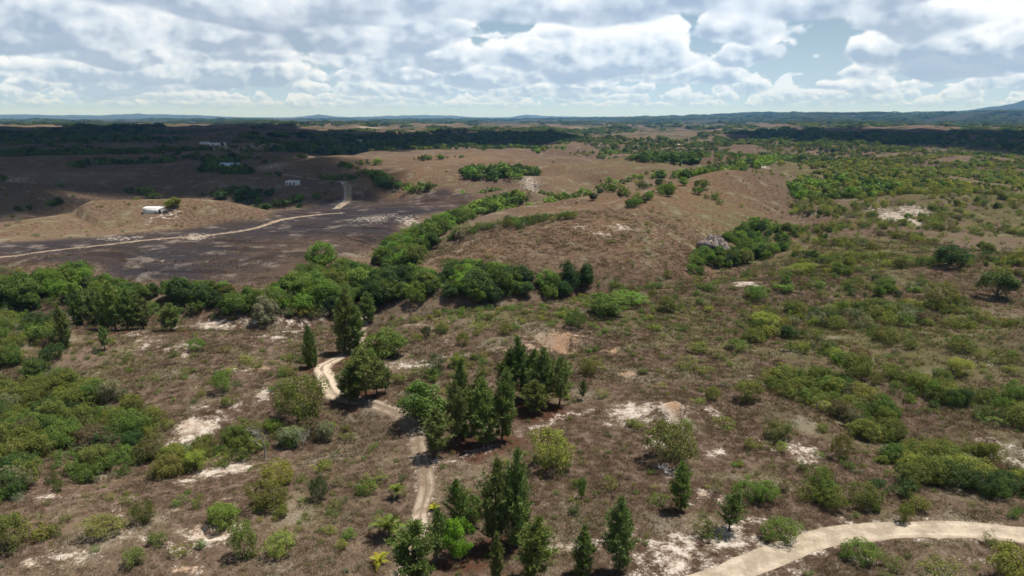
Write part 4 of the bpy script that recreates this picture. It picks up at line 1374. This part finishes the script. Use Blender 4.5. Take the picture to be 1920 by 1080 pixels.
# ------------------------------------------------------------------ grey rock face where the brown hill breaks off
(p, h, w), = place([(1336, 474, 440, 62, 0)])
g = np.random.default_rng(77)
nu, nv = 46, 22
U, Vv = np.meshgrid(np.linspace(0, 2 * math.pi, nu, endpoint=False), np.linspace(0, math.pi / 2, nv))
dx_, dy_, dz_ = np.cos(U) * np.cos(Vv), np.sin(U) * np.cos(Vv), np.sin(Vv)
rr0 = 1 + .30 * fbm(U * 2.2 + 3 * np.sin(U), Vv * 3.0, 901, 3) + .10 * fbm(U * 9, Vv * 2.0, 905, 3)
vv_ = np.column_stack([(dx_ * rr0 * w * .5).ravel(), (dy_ * rr0 * w * .34).ravel(), (dz_ * rr0 * h * .95 - .5).ravel()])
i_, j_ = np.meshgrid(np.arange(nv - 1), np.arange(nu), indexing='ij')
ff_ = np.stack([i_ * nu + j_, i_ * nu + (j_ + 1) % nu, (i_ + 1) * nu + (j_ + 1) % nu, (i_ + 1) * nu + j_], -1).reshape(-1, 4)
mr, N = material('streaked_grey_rock')
tcn = N.n('ShaderNodeTexCoord')
mp = N.n('ShaderNodeMapping')
N.t.links.new(tcn.outputs['Object'], mp.inputs[0])
mp.inputs['Scale'].default_value = (1.0, 1.0, 0.25)
n1 = N.noise(mp.outputs[0], 0.9, 5, .65, dim='3D')
cc_ = N.mix(N.step(n1, .40, .52), (0.075, 0.058, 0.055, 1), (0.20, 0.165, 0.15, 1))
cc_ = N.mix(N.step(n1, .56, .66), cc_, (0.40, 0.35, 0.31, 1))
bd = N.n('ShaderNodeBsdfDiffuse')
N.t.links.new(cc_, bd.inputs[0])
bpn = N.n('ShaderNodeBump')
bpn.inputs['Distance'].default_value = .5
N.t.links.new(n1, bpn.inputs['Height'])
N.t.links.new(bpn.outputs[0], bd.inputs['Normal'])
N.t.links.new(bd.outputs[0], N.n('ShaderNodeOutputMaterial').inputs[0])
ro = link('rock_outcrop', mesh('rock_outcrop', vv_, ff_, mr))
ro.location = (p[0], p[1], p[2])
ro['label'] = 'bare grey streaked rock face at the end of the smooth brown hill'
ro['category'] = 'rock'

# ------------------------------------------------------------------ young coconut palms by the track: each frond a part
PALMS = [((745, 934, 889, 36), 'green', 'slender green young palm left of the pale track'), ((728, 1008, 955, 64), 'green', 'large spreading green palm left of the pale track'),
         ((815, 956, 937, 24), 'yellow', 'small yellow palm right of the pale track'), ((712, 1058, 1020, 40), 'yellow', 'bright yellow young palm below the large green palm')]
for s, tn, lb in PALMS:
    (p, h, w), = place([s])
    root = empty('palm_tree', (p[0], p[1], p[2] - .05), rng.random() * 6, (1, 1, 1), lb, 'palm', 'young palms by the track')
    th_ = h * (0.30 if tn == 'green' else 0.12)
    tv, tf = tube([(0, 0, -.1), (.03 * h, 0, th_ * .5), (.02 * h, .01, th_)], [.11, .10, .09], 7)
    child('trunk', mesh('palm_trunk', tv, tf, M_PTRUNK, True), root, None)
    nf = 14 if tn == 'green' else 11
    for k in range(nf):
        fo = child('frond', FRONDS[k % 3], root, vary((0.14, 0.175, 0.036) if tn == 'green' else (0.42, 0.38, 0.04), rng))
        L = max(w * .62, .9) * rng.uniform(.85, 1.1)
        fo.location = (.02 * h, .01, th_ - .05)
        el = R(-10 - 58 * ((k * 5 % nf) / nf)) 
        fo.rotation_euler = (0, el, k * 2.4)
        fo.scale = (L, L, L)


# ------------------------------------------------------------------ masses nobody could count: far growth and the dry grass
def scatter(name, sources, xyz, scl, tint, label, cat, rot=None):
    n = len(xyz)
    src = bpy.data.collections.new(name + '_sources')
    for i, (mes) in enumerate(sources):
        o = bpy.data.objects.new('source_%02d' % i, mes)
        src.objects.link(o)
    me = bpy.data.meshes.new(name)
    me.vertices.add(n)
    me.vertices.foreach_set('co', np.asarray(xyz, np.float32).ravel())
    a = me.attributes.new('scl', 'FLOAT_VECTOR', 'POINT')
    a.data.foreach_set('vector', np.asarray(scl, np.float32).ravel())
    attr(me, 'tint', tint)
    attr(me, 'rot', rng.random(n) * 6.283)
    a = me.attributes.new('pick', 'INT', 'POINT')
    a.data.foreach_set('value', rng.integers(0, len(sources), n).astype(np.int32))
    o = link(name, me)
    o['kind'] = 'stuff'
    o['label'] = label
    o['category'] = cat
    gn = bpy.data.node_groups.new(name + '_scatter', 'GeometryNodeTree')
    gn.interface.new_socket('Geometry', in_out='INPUT', socket_type='NodeSocketGeometry')
    gn.interface.new_socket('Geometry', in_out='OUTPUT', socket_type='NodeSocketGeometry')
    N_ = gn.nodes
    gi, go = N_.new('NodeGroupInput'), N_.new('NodeGroupOutput')
    ip = N_.new('GeometryNodeInstanceOnPoints')
    ci = N_.new('GeometryNodeCollectionInfo')
    ci.inputs['Collection'].default_value = src
    ci.inputs['Separate Children'].default_value = True
    ci.inputs['Reset Children'].default_value = True
    def named(nm, tp):
        q = N_.new('GeometryNodeInputNamedAttribute')
        q.data_type = tp
        q.inputs['Name'].default_value = nm
        return q.outputs[0]
    cx = N_.new('ShaderNodeCombineXYZ')
    L = gn.links.new
    L(named('rot', 'FLOAT'), cx.inputs[2])
    L(gi.outputs[0], ip.inputs['Points'])
    L(ci.outputs[0], ip.inputs['Instance'])
    ip.inputs['Pick Instance'].default_value = True
    L(named('pick', 'INT'), ip.inputs['Instance Index'])
    L(cx.outputs[0], ip.inputs['Rotation'])
    L(named('scl', 'FLOAT_VECTOR'), ip.inputs['Scale'])
    L(ip.outputs[0], go.inputs[0])
    md = o.modifiers.new('scatter', 'NODES')
    md.node_group = gn
    return o


def joined(a, b):
    """stem and crown of a plant as one mesh for far copies"""
    va = np.zeros(len(a.vertices) * 3, np.float32)
    a.vertices.foreach_get('co', va)
    vb = np.zeros(len(b.vertices) * 3, np.float32)
    b.vertices.foreach_get('co', vb)
    fa = np.zeros(len(a.polygons) * 4, np.int32)
    a.polygons.foreach_get('vertices', fa)
    fb = np.zeros(len(b.polygons) * 4, np.int32)
    b.polygons.foreach_get('vertices', fb)
    lf = np.zeros(len(b.vertices), np.float32)
    b.attributes['leaf'].data.foreach_get('value', lf)
    v, f = join([(va.reshape(-1, 3), fa.reshape(-1, 4)), (vb.reshape(-1, 3), fb.reshape(-1, 4))])
    me = mesh('far_plant', v, f)
    attr(me, 'leaf', np.concatenate([np.zeros(len(va) // 3, np.float32), lf]))
    me.materials.append(M_BARK)
    me.materials.append(b.materials[0])
    mi = np.concatenate([np.zeros(len(fa) // 4, np.int32), np.ones(len(fb) // 4, np.int32)])
    me.polygons.foreach_set('material_index', mi)
    return me


rest = np.nonzero(ok & ~single)[0]
for kind, near_src, label, cat in (('shrub', [joined(*s) for s in SHRUBS], 'mass of small olive and green scrub spread over the dry hills', 'scrub'),
                                   ('tree', [joined(*s) for s in TREES], 'woodland trees filling the gullies and far plain', 'woodland')):
    ix = np.array([i for i in rest if PL[i][1] == kind])
    xyz = np.column_stack([X[ix], Y[ix], HZ[ix] - .08])
    nat = 1.3 if kind == 'shrub' else 1.05
    scl = np.array([(PL[i][6] / nat, PL[i][6] / nat, PL[i][5]) for i in ix])
    tn = np.array([vary(TINT[PL[i][2]], rng) for i in ix])
    nearm = DP[ix] < 420
    scatter('scrub' if kind == 'shrub' else 'woodland', near_src, xyz[nearm], scl[nearm], tn[nearm], label, cat)
    scatter('distant_scrub' if kind == 'shrub' else 'distant_woodland', [joined(*s) for s in FAR], xyz[~nearm], scl[~nearm] * 1.05, np.minimum(tn[~nearm] * 1.2, .35), 'far ' + label, cat)
# knee-high scrub blending the bushes into the grass
n = 60000
rr_ = np.exp(rng.uniform(math.log(66), math.log(520), n))
aa_ = R(1) * rng.uniform(-41, 41, n)
x, y = rr_ * np.sin(aa_), rr_ * np.cos(aa_)
cvl = cover(x, y)
pr = (.10 + .9 * cvl[3]) * np.clip(.55 + 1.3 * fbm(x / 11, y / 11, 541, 3), 0, 1) * (1 - np.clip(cvl[0] * 2, 0, 1)) * (1 - cvl[4]) * (1 - np.clip(cvl[6], 0, .8))
on = np.zeros(n, bool)
for ln, d0 in ((TRACK, 2.0), (ROAD, 3.0)):
    i = near_line(x, y, ln, 8)
    d, _ = dist_line(x[i], y[i], ln)
    on[i[d < d0]] = True
k = (rng.random(n) < pr * .55) & ~on
x, y, rr_ = x[k], y[k], rr_[k]
hh = rng.uniform(.3, 1.0, len(x)) * np.clip(rr_ / 160, .8, 1.5)
ww = hh * rng.uniform(.9, 1.7, len(x)) / 1.3
lt = np.array([TINT['olive'], TINT['yellow-green'], TINT['mid green'], TINT['grey-green'], TINT['fresh green'], TINT['olive']])[rng.integers(0, 6, len(x))]
scatter('low_scrub', [joined(*SHRUBS[i]) for i in (3, 4, 6)], np.column_stack([x, y, hfast(x, y) - .03]), np.column_stack([ww, ww, hh]), lt * rng.uniform(.8, 1.2, (len(x), 1)),
        'knee-high olive scrub scattered through the dry grass', 'scrub')
# woods of the far plain
pts, sc_, tn = [], [], []
for r0, r1, dens, h0, h1, w in ((850, 1500, .0055, 4, 7, 1.5), (1500, 3000, .0016, 6, 10, 2.0), (3000, 7500, .00028, 11, 17, 3.0), (7500, 14000, .00008, 14, 22, 6.0)):
    n = int(dens * (r1 ** 2 - r0 ** 2) * R(84) / 2)
    r_ = np.sqrt(rng.uniform(r0 ** 2, r1 ** 2, n))
    a_ = R(1) * rng.uniform(-42, 42, n)
    x, y = r_ * np.sin(a_), r_ * np.cos(a_)
    L_ = 90 + r_ * .07
    m = fbm(x / (L_ * 1.6), y / L_, 501, 4, .6)
    thr_ = np.where(r_ > 4600, np.where(a_ > R(-4), -.34, -.10), .10)
    k = m > thr_ + rng.normal(0, .05, n)
    x, y, r_ = x[k], y[k], r_[k]
    hh = rng.uniform(h0, h1, len(x)) * (0.7 + .6 * rng.random(len(x)))
    pts.append(np.column_stack([x, y, hfast(x, y) - .3]))
    ww = hh * w * rng.uniform(.6, 1.2, len(x)) / 1.3
    sc_.append(np.column_stack([ww, ww, hh]))
    base = np.array([TINT['dark green'], TINT['mid green'], TINT['olive'], TINT['mid green']])[rng.integers(0, 4, len(x))]
    tn.append(base * rng.uniform(.7, 1.15, (len(x), 1)) * np.where(r_ > 4600, .7, 1.0)[:, None])  # farthest woods get a darker tint, standing in for cloud shadow over them
scatter('far_woodland', [joined(*s) for s in FAR], np.vstack(pts), np.vstack(sc_), np.vstack(tn), 'scattered trees and woods across the far plain', 'woodland')

# dry grass tufts on the near ground
def tuft(seed, nb, spread, hgt, wd):
    g = np.random.default_rng(seed)
    V = []
    for b in range(nb):
        an, r_ = g.random() * 6.283, spread * math.sqrt(g.random())
        b0 = np.array([r_ * math.cos(an), r_ * math.sin(an), -.03])
        ln = np.array([math.cos(an) * g.uniform(.1, .6), math.sin(an) * g.uniform(.1, .6), 1.0]) * hgt * g.uniform(.6, 1.2)
        a2 = g.random() * 6.283
        s = np.array([math.cos(a2), math.sin(a2), 0]) * wd
        V.append([b0 - s, b0 + s, b0 + ln * .6 + s * .7, b0 + ln])
    v = np.array(V).reshape(-1, 3)
    me = mesh('tuft', v, np.arange(len(v)).reshape(-1, 4), M_GRASS)
    attr(me, 'leaf', np.repeat(np.clip(g.normal(.5, .25, nb), 0, 1), 4))
    return me


n = 150000
rr_ = np.exp(rng.uniform(math.log(62), math.log(330), n))
aa_ = R(1) * rng.uniform(-41, 41, n)
x, y = rr_ * np.sin(aa_), rr_ * np.cos(aa_)
cv = cover(x, y)
den = 0.55 + 0.9 * fbm(x / 6, y / 6, 521, 3) + 0.5 * fbm(x / 30, y / 30, 523, 2)
den = den * (1 - np.clip(cv[0] * 1.5, 0, 1)) * (1 - .8 * cv[4]) * (1 - .7 * cv[2])
on = np.zeros(n, bool)
for ln, d0 in ((TRACK, 1.3), (ROAD, 2.3)):
    i = near_line(x, y, ln, 8)
    d, _ = dist_line(x[i], y[i], ln)
    on[i[d < d0]] = True
k = (rng.random(n) < den) & ~on
x, y, rr_ = x[k], y[k], rr_[k]
gsel = np.clip(cv[3][k], 0, 1)
gcol = np.array([(0.180, 0.128, 0.090), (0.138, 0.096, 0.066), (0.215, 0.168, 0.124), (0.150, 0.100, 0.062)])[rng.integers(0, 4, len(x))]
isg = rng.random(len(x)) < (.06 + .6 * gsel)
gcol = np.where(isg[:, None], np.array([[.135, .150, .050]]), gcol) * rng.uniform(.75, 1.25, (len(x), 1))
s_ = rng.uniform(.5, 1.2, len(x)) * np.clip(rr_ / 120, .8, 1.8)
scatter('dry_grass', [tuft(700, 26, .42, .42, .022), tuft(701, 22, .55, .30, .026), tuft(702, 18, .30, .55, .02)], np.column_stack([x, y, hfast(x, y) - .02]),
        np.column_stack([s_ * 1.3, s_ * 1.3, s_ * .8]), gcol, 'dry brown grass tufts covering the near ground', 'grass')

# ------------------------------------------------------------------ farm buildings
def plain(name, c, rough=0.8, var=0.12, sc=0.8, metal=0.0):
    m, N = material(name)
    g = N.n('ShaderNodeTexCoord')
    n1 = N.noise(g.outputs['Object'], sc, 4, 0.6, dim='3D')
    b = N.n('ShaderNodeBsdfPrincipled')
    lo_, hi_ = tuple(v * (1 - var) for v in c), tuple(min(1, v * (1 + var)) for v in c)
    N.t.links.new(N.mix(N.step(n1, .3, .7), lo_ + (1,), hi_ + (1,)), b.inputs['Base Color'])
    b.inputs['Roughness'].default_value = rough
    b.inputs['Metallic'].default_value = metal
    N.t.links.new(b.outputs[0], N.n('ShaderNodeOutputMaterial').inputs[0])
    return m


M_WALL = plain('white_block_wall', (0.66, 0.66, 0.64), .9, .14)
M_ROOF = plain('pale_metal_roof', (0.50, 0.54, 0.58), .45, .10, .4)
M_BROOF = plain('blue_grey_metal_roof', (0.42, 0.55, 0.66), .45, .10, .4)
M_DARK = plain('dark_opening', (0.03, 0.03, 0.035), .6)
M_WOOD = plain('weathered_post', (0.32, 0.28, 0.24), .8)


def bx(v0, v1):
    (a, b, c), (d, e, f) = v0, v1
    v = np.array([(a, b, c), (d, b, c), (d, e, c), (a, e, c), (a, b, f), (d, b, f), (d, e, f), (a, e, f)], float)
    q = np.array([(0, 3, 2, 1), (4, 5, 6, 7), (0, 1, 5, 4), (1, 2, 6, 5), (2, 3, 7, 6), (3, 0, 4, 7)])
    return v, q


def part(name, boxes, mat, root):
    return child(name, mesh(name, *join(boxes), mat), root, None)


def corr_roof(L, D, z0, z1, ov, n=None):
    """corrugated single or pitched sheet: from front eave z0 to back eave z1"""
    n = n or int(L / .35)
    xs = np.linspace(-L / 2 - ov, L / 2 + ov, 2 * n + 1)
    rip = np.where(np.arange(len(xs)) % 2, .035, 0)
    V = []
    for yy, zz in ((-D / 2 - ov, z0), (D / 2 + ov, z1)):
        for t in (0, -.06):
            V.append(np.column_stack([xs, np.full(len(xs), yy), zz + rip + t]))
    m = len(xs)
    v = np.vstack(V)
    F = []
    for i in range(m - 1):
        F += [(i, i + 1, 2 * m + i + 1, 2 * m + i), (m + i, 3 * m + i, 3 * m + i + 1, m + i + 1), (i, m + i, m + i + 1, i + 1), (2 * m + i, 2 * m + i + 1, 3 * m + i + 1, 3 * m + i)]
    return v, np.array(F)


def house(pos, rz, L, D, H, roofmat, label, name='farmhouse', openings=(), gable=False, porch=False, cat='house'):
    z = min(float(hfast(np.array([pos[0] + dx]), np.array([pos[1] + dy]))[0]) for dx in (-L / 3, 0, L / 3) for dy in (-D / 2, 0, D / 2))
    root = empty(name, (pos[0], pos[1], z - .05), rz, (1, 1, 1), label, cat, None)
    t = .18
    part('wall', [bx((-L / 2, -D / 2, 0), (L / 2, -D / 2 + t, H)), bx((-L / 2, D / 2 - t, 0), (L / 2, D / 2, H)),
                  bx((-L / 2, -D / 2 + t, 0), (-L / 2 + t, D / 2 - t, H)), bx((L / 2 - t, -D / 2 + t, 0), (L / 2, D / 2 - t, H))], M_WALL, root)
    part('foundation', [bx((-L / 2 - .25, -D / 2 - .25, -1.2), (L / 2 + .25, D / 2 + .25, -.004))], M_WALL, root)
    if gable:
        rz_ = H + D * .22
        for sgn in (-1, 1):
            v, f = corr_roof(L, D / 2 + .45, H - .08 if sgn < 0 else rz_, rz_ if sgn < 0 else H - .08, .0)
            v[:, 1] += sgn * (D / 4 + .22)
            child('roof', mesh('roof', v, f, roofmat), root, None)
        g = []
        for s in (-1, 1):
            x0, x1 = s * (L / 2 - .1), s * (L / 2 - .28)
            v = np.array([(x0, -D / 2, H), (x0, D / 2, H), (x0, 0, rz_ - .08), (x0, 0, rz_ - .08), (x1, -D / 2, H), (x1, D / 2, H), (x1, 0, rz_ - .08), (x1, 0, rz_ - .08)])
            g.append((v, np.array([(0, 1, 2, 3), (4, 7, 6, 5), (0, 4, 5, 1), (1, 5, 6, 2), (0, 2, 6, 4)])))
        part('gable', g, M_WALL, root)
    else:
        child('roof', mesh('roof', *corr_roof(L, D, H + .12, H + .5, .35), roofmat), root, None)
    for nm, x, w, z0, z1 in openings:
        o = part(nm, [bx((x - w / 2, -D / 2 - .03, z0), (x + w / 2, -D / 2 + .02, z1))], M_DARK, root)
        fr = [bx((x - w / 2 - .08, -D / 2 - .06, z0), (x - w / 2, -D / 2 - .005, z1)), bx((x + w / 2, -D / 2 - .06, z0), (x + w / 2 + .08, -D / 2 - .005, z1)), bx((x - w / 2 - .08, -D / 2 - .06, z1), (x + w / 2 + .08, -D / 2 - .005, z1 + .08))]
        part('frame', fr, M_WOOD, o)
    if porch:
        for i in range(4):
            x = -L / 2 + .3 + i * (L - .6) / 3
            part('post', [bx((x - .08, -D / 2 - 2.2, 0), (x + .08, -D / 2 - 2.04, H - .25))], M_WOOD, root)
        v, f = corr_roof(L, 2.4, H - .25, H - .02, .1)
        v[:, 1] -= D / 2 + 1.2
        child('porch_roof', mesh('porch_roof', v, f, roofmat), root, None)
    return root


hp, ht = hit([290, 432, 549, 384, 408, 673, 691], [397, 314, 346, 270, 272, 267, 267])
house(hp[0], R(4), 8.8, 4.2, 2.5, plain('pale_roof_sheet', (0.62, 0.63, 0.63), .5), 'long white block shed on the sunlit grassy ridge beside a round tree', 'shed', (('door', 3.2, .9, .05, 2.0),), cat='shed')
house(hp[1], R(-6), 19.0, 9.0, 3.4, M_BROOF, 'blue-grey roofed farmhouse half hidden by dark trees in the cloud shadow', 'farmhouse', (('door', 5.5, 1.1, .05, 2.1), ('window', 1.5, 1.4, 1., 2.1), ('window', -4, 1.4, 1., 2.1)), gable=True)
house(hp[2], R(-10), 9.5, 6.0, 3.4, M_ROOF, 'small white house with dark openings at the end of the shaded lane', 'cottage', (('door', -.6, 1.3, .05, 2.4), ('window', 2.3, 1.5, .9, 2.3), ('window', -3.2, 1.2, 1., 2.2)), cat='house')
house(hp[3], R(0), 17.0, 9.0, 4.2, M_ROOF, 'taller pale roofed farm building on the dark far rise', 'farm_building', (('door', 2, 2.4, .05, 2.8), ('window', -4, 1.6, 1.2, 2.4)), gable=True, cat='building')
house(hp[4], R(3), 24.0, 8.0, 3.2, M_BROOF, 'long low pale roofed farm building beside a taller one on the dark rise', 'farm_building', (('door', -6, 2.0, .05, 2.4), ('window', 3, 1.6, 1.2, 2.2)), cat='building')
house(hp[5], R(5), 14.0, 8.0, 5.2, M_ROOF, 'white house in front of the long shaded wood', 'house', (('door', 0, 1.4, .05, 2.2), ('window', 4, 1.6, 1.1, 2.4), ('window', -4, 1.6, 1.1, 2.4)), gable=True)
house(hp[6], R(5), 6.5, 5.0, 4.4, M_ROOF, 'little white outbuilding next to the white house by the shaded wood', 'outbuilding', (('door', 0, 1.4, .05, 2.2),), cat='building')

# ------------------------------------------------------------------ haze: the air over the whole country
zlo = float(GZ.min()) - 1.5
zhi = max(float(GZ.max()) + 25, 120)
v, f = bx((-61500, -61500, zlo), (61500, 61500, zhi))
mh, N = material('thin_air_haze')
ph_ = N.n('ShaderNodeVolumePrincipled')
ph_.inputs['Color'].default_value = (0.20, 0.50, 1.0, 1)
ph_.inputs['Absorption Color'].default_value = (1, 1, 1, 1)
ph_.inputs['Density'].default_value = 4.0e-5
ph_.inputs['Anisotropy'].default_value = 0.1
N.t.links.new(ph_.outputs[0], N.n('ShaderNodeOutputMaterial').inputs['Volume'])
hzo = link('haze', mesh('haze', v, f, mh))
hzo['kind'] = 'stuff'
hzo['label'] = 'thin pale blue haze lying over the whole plain'
hzo['category'] = 'haze'
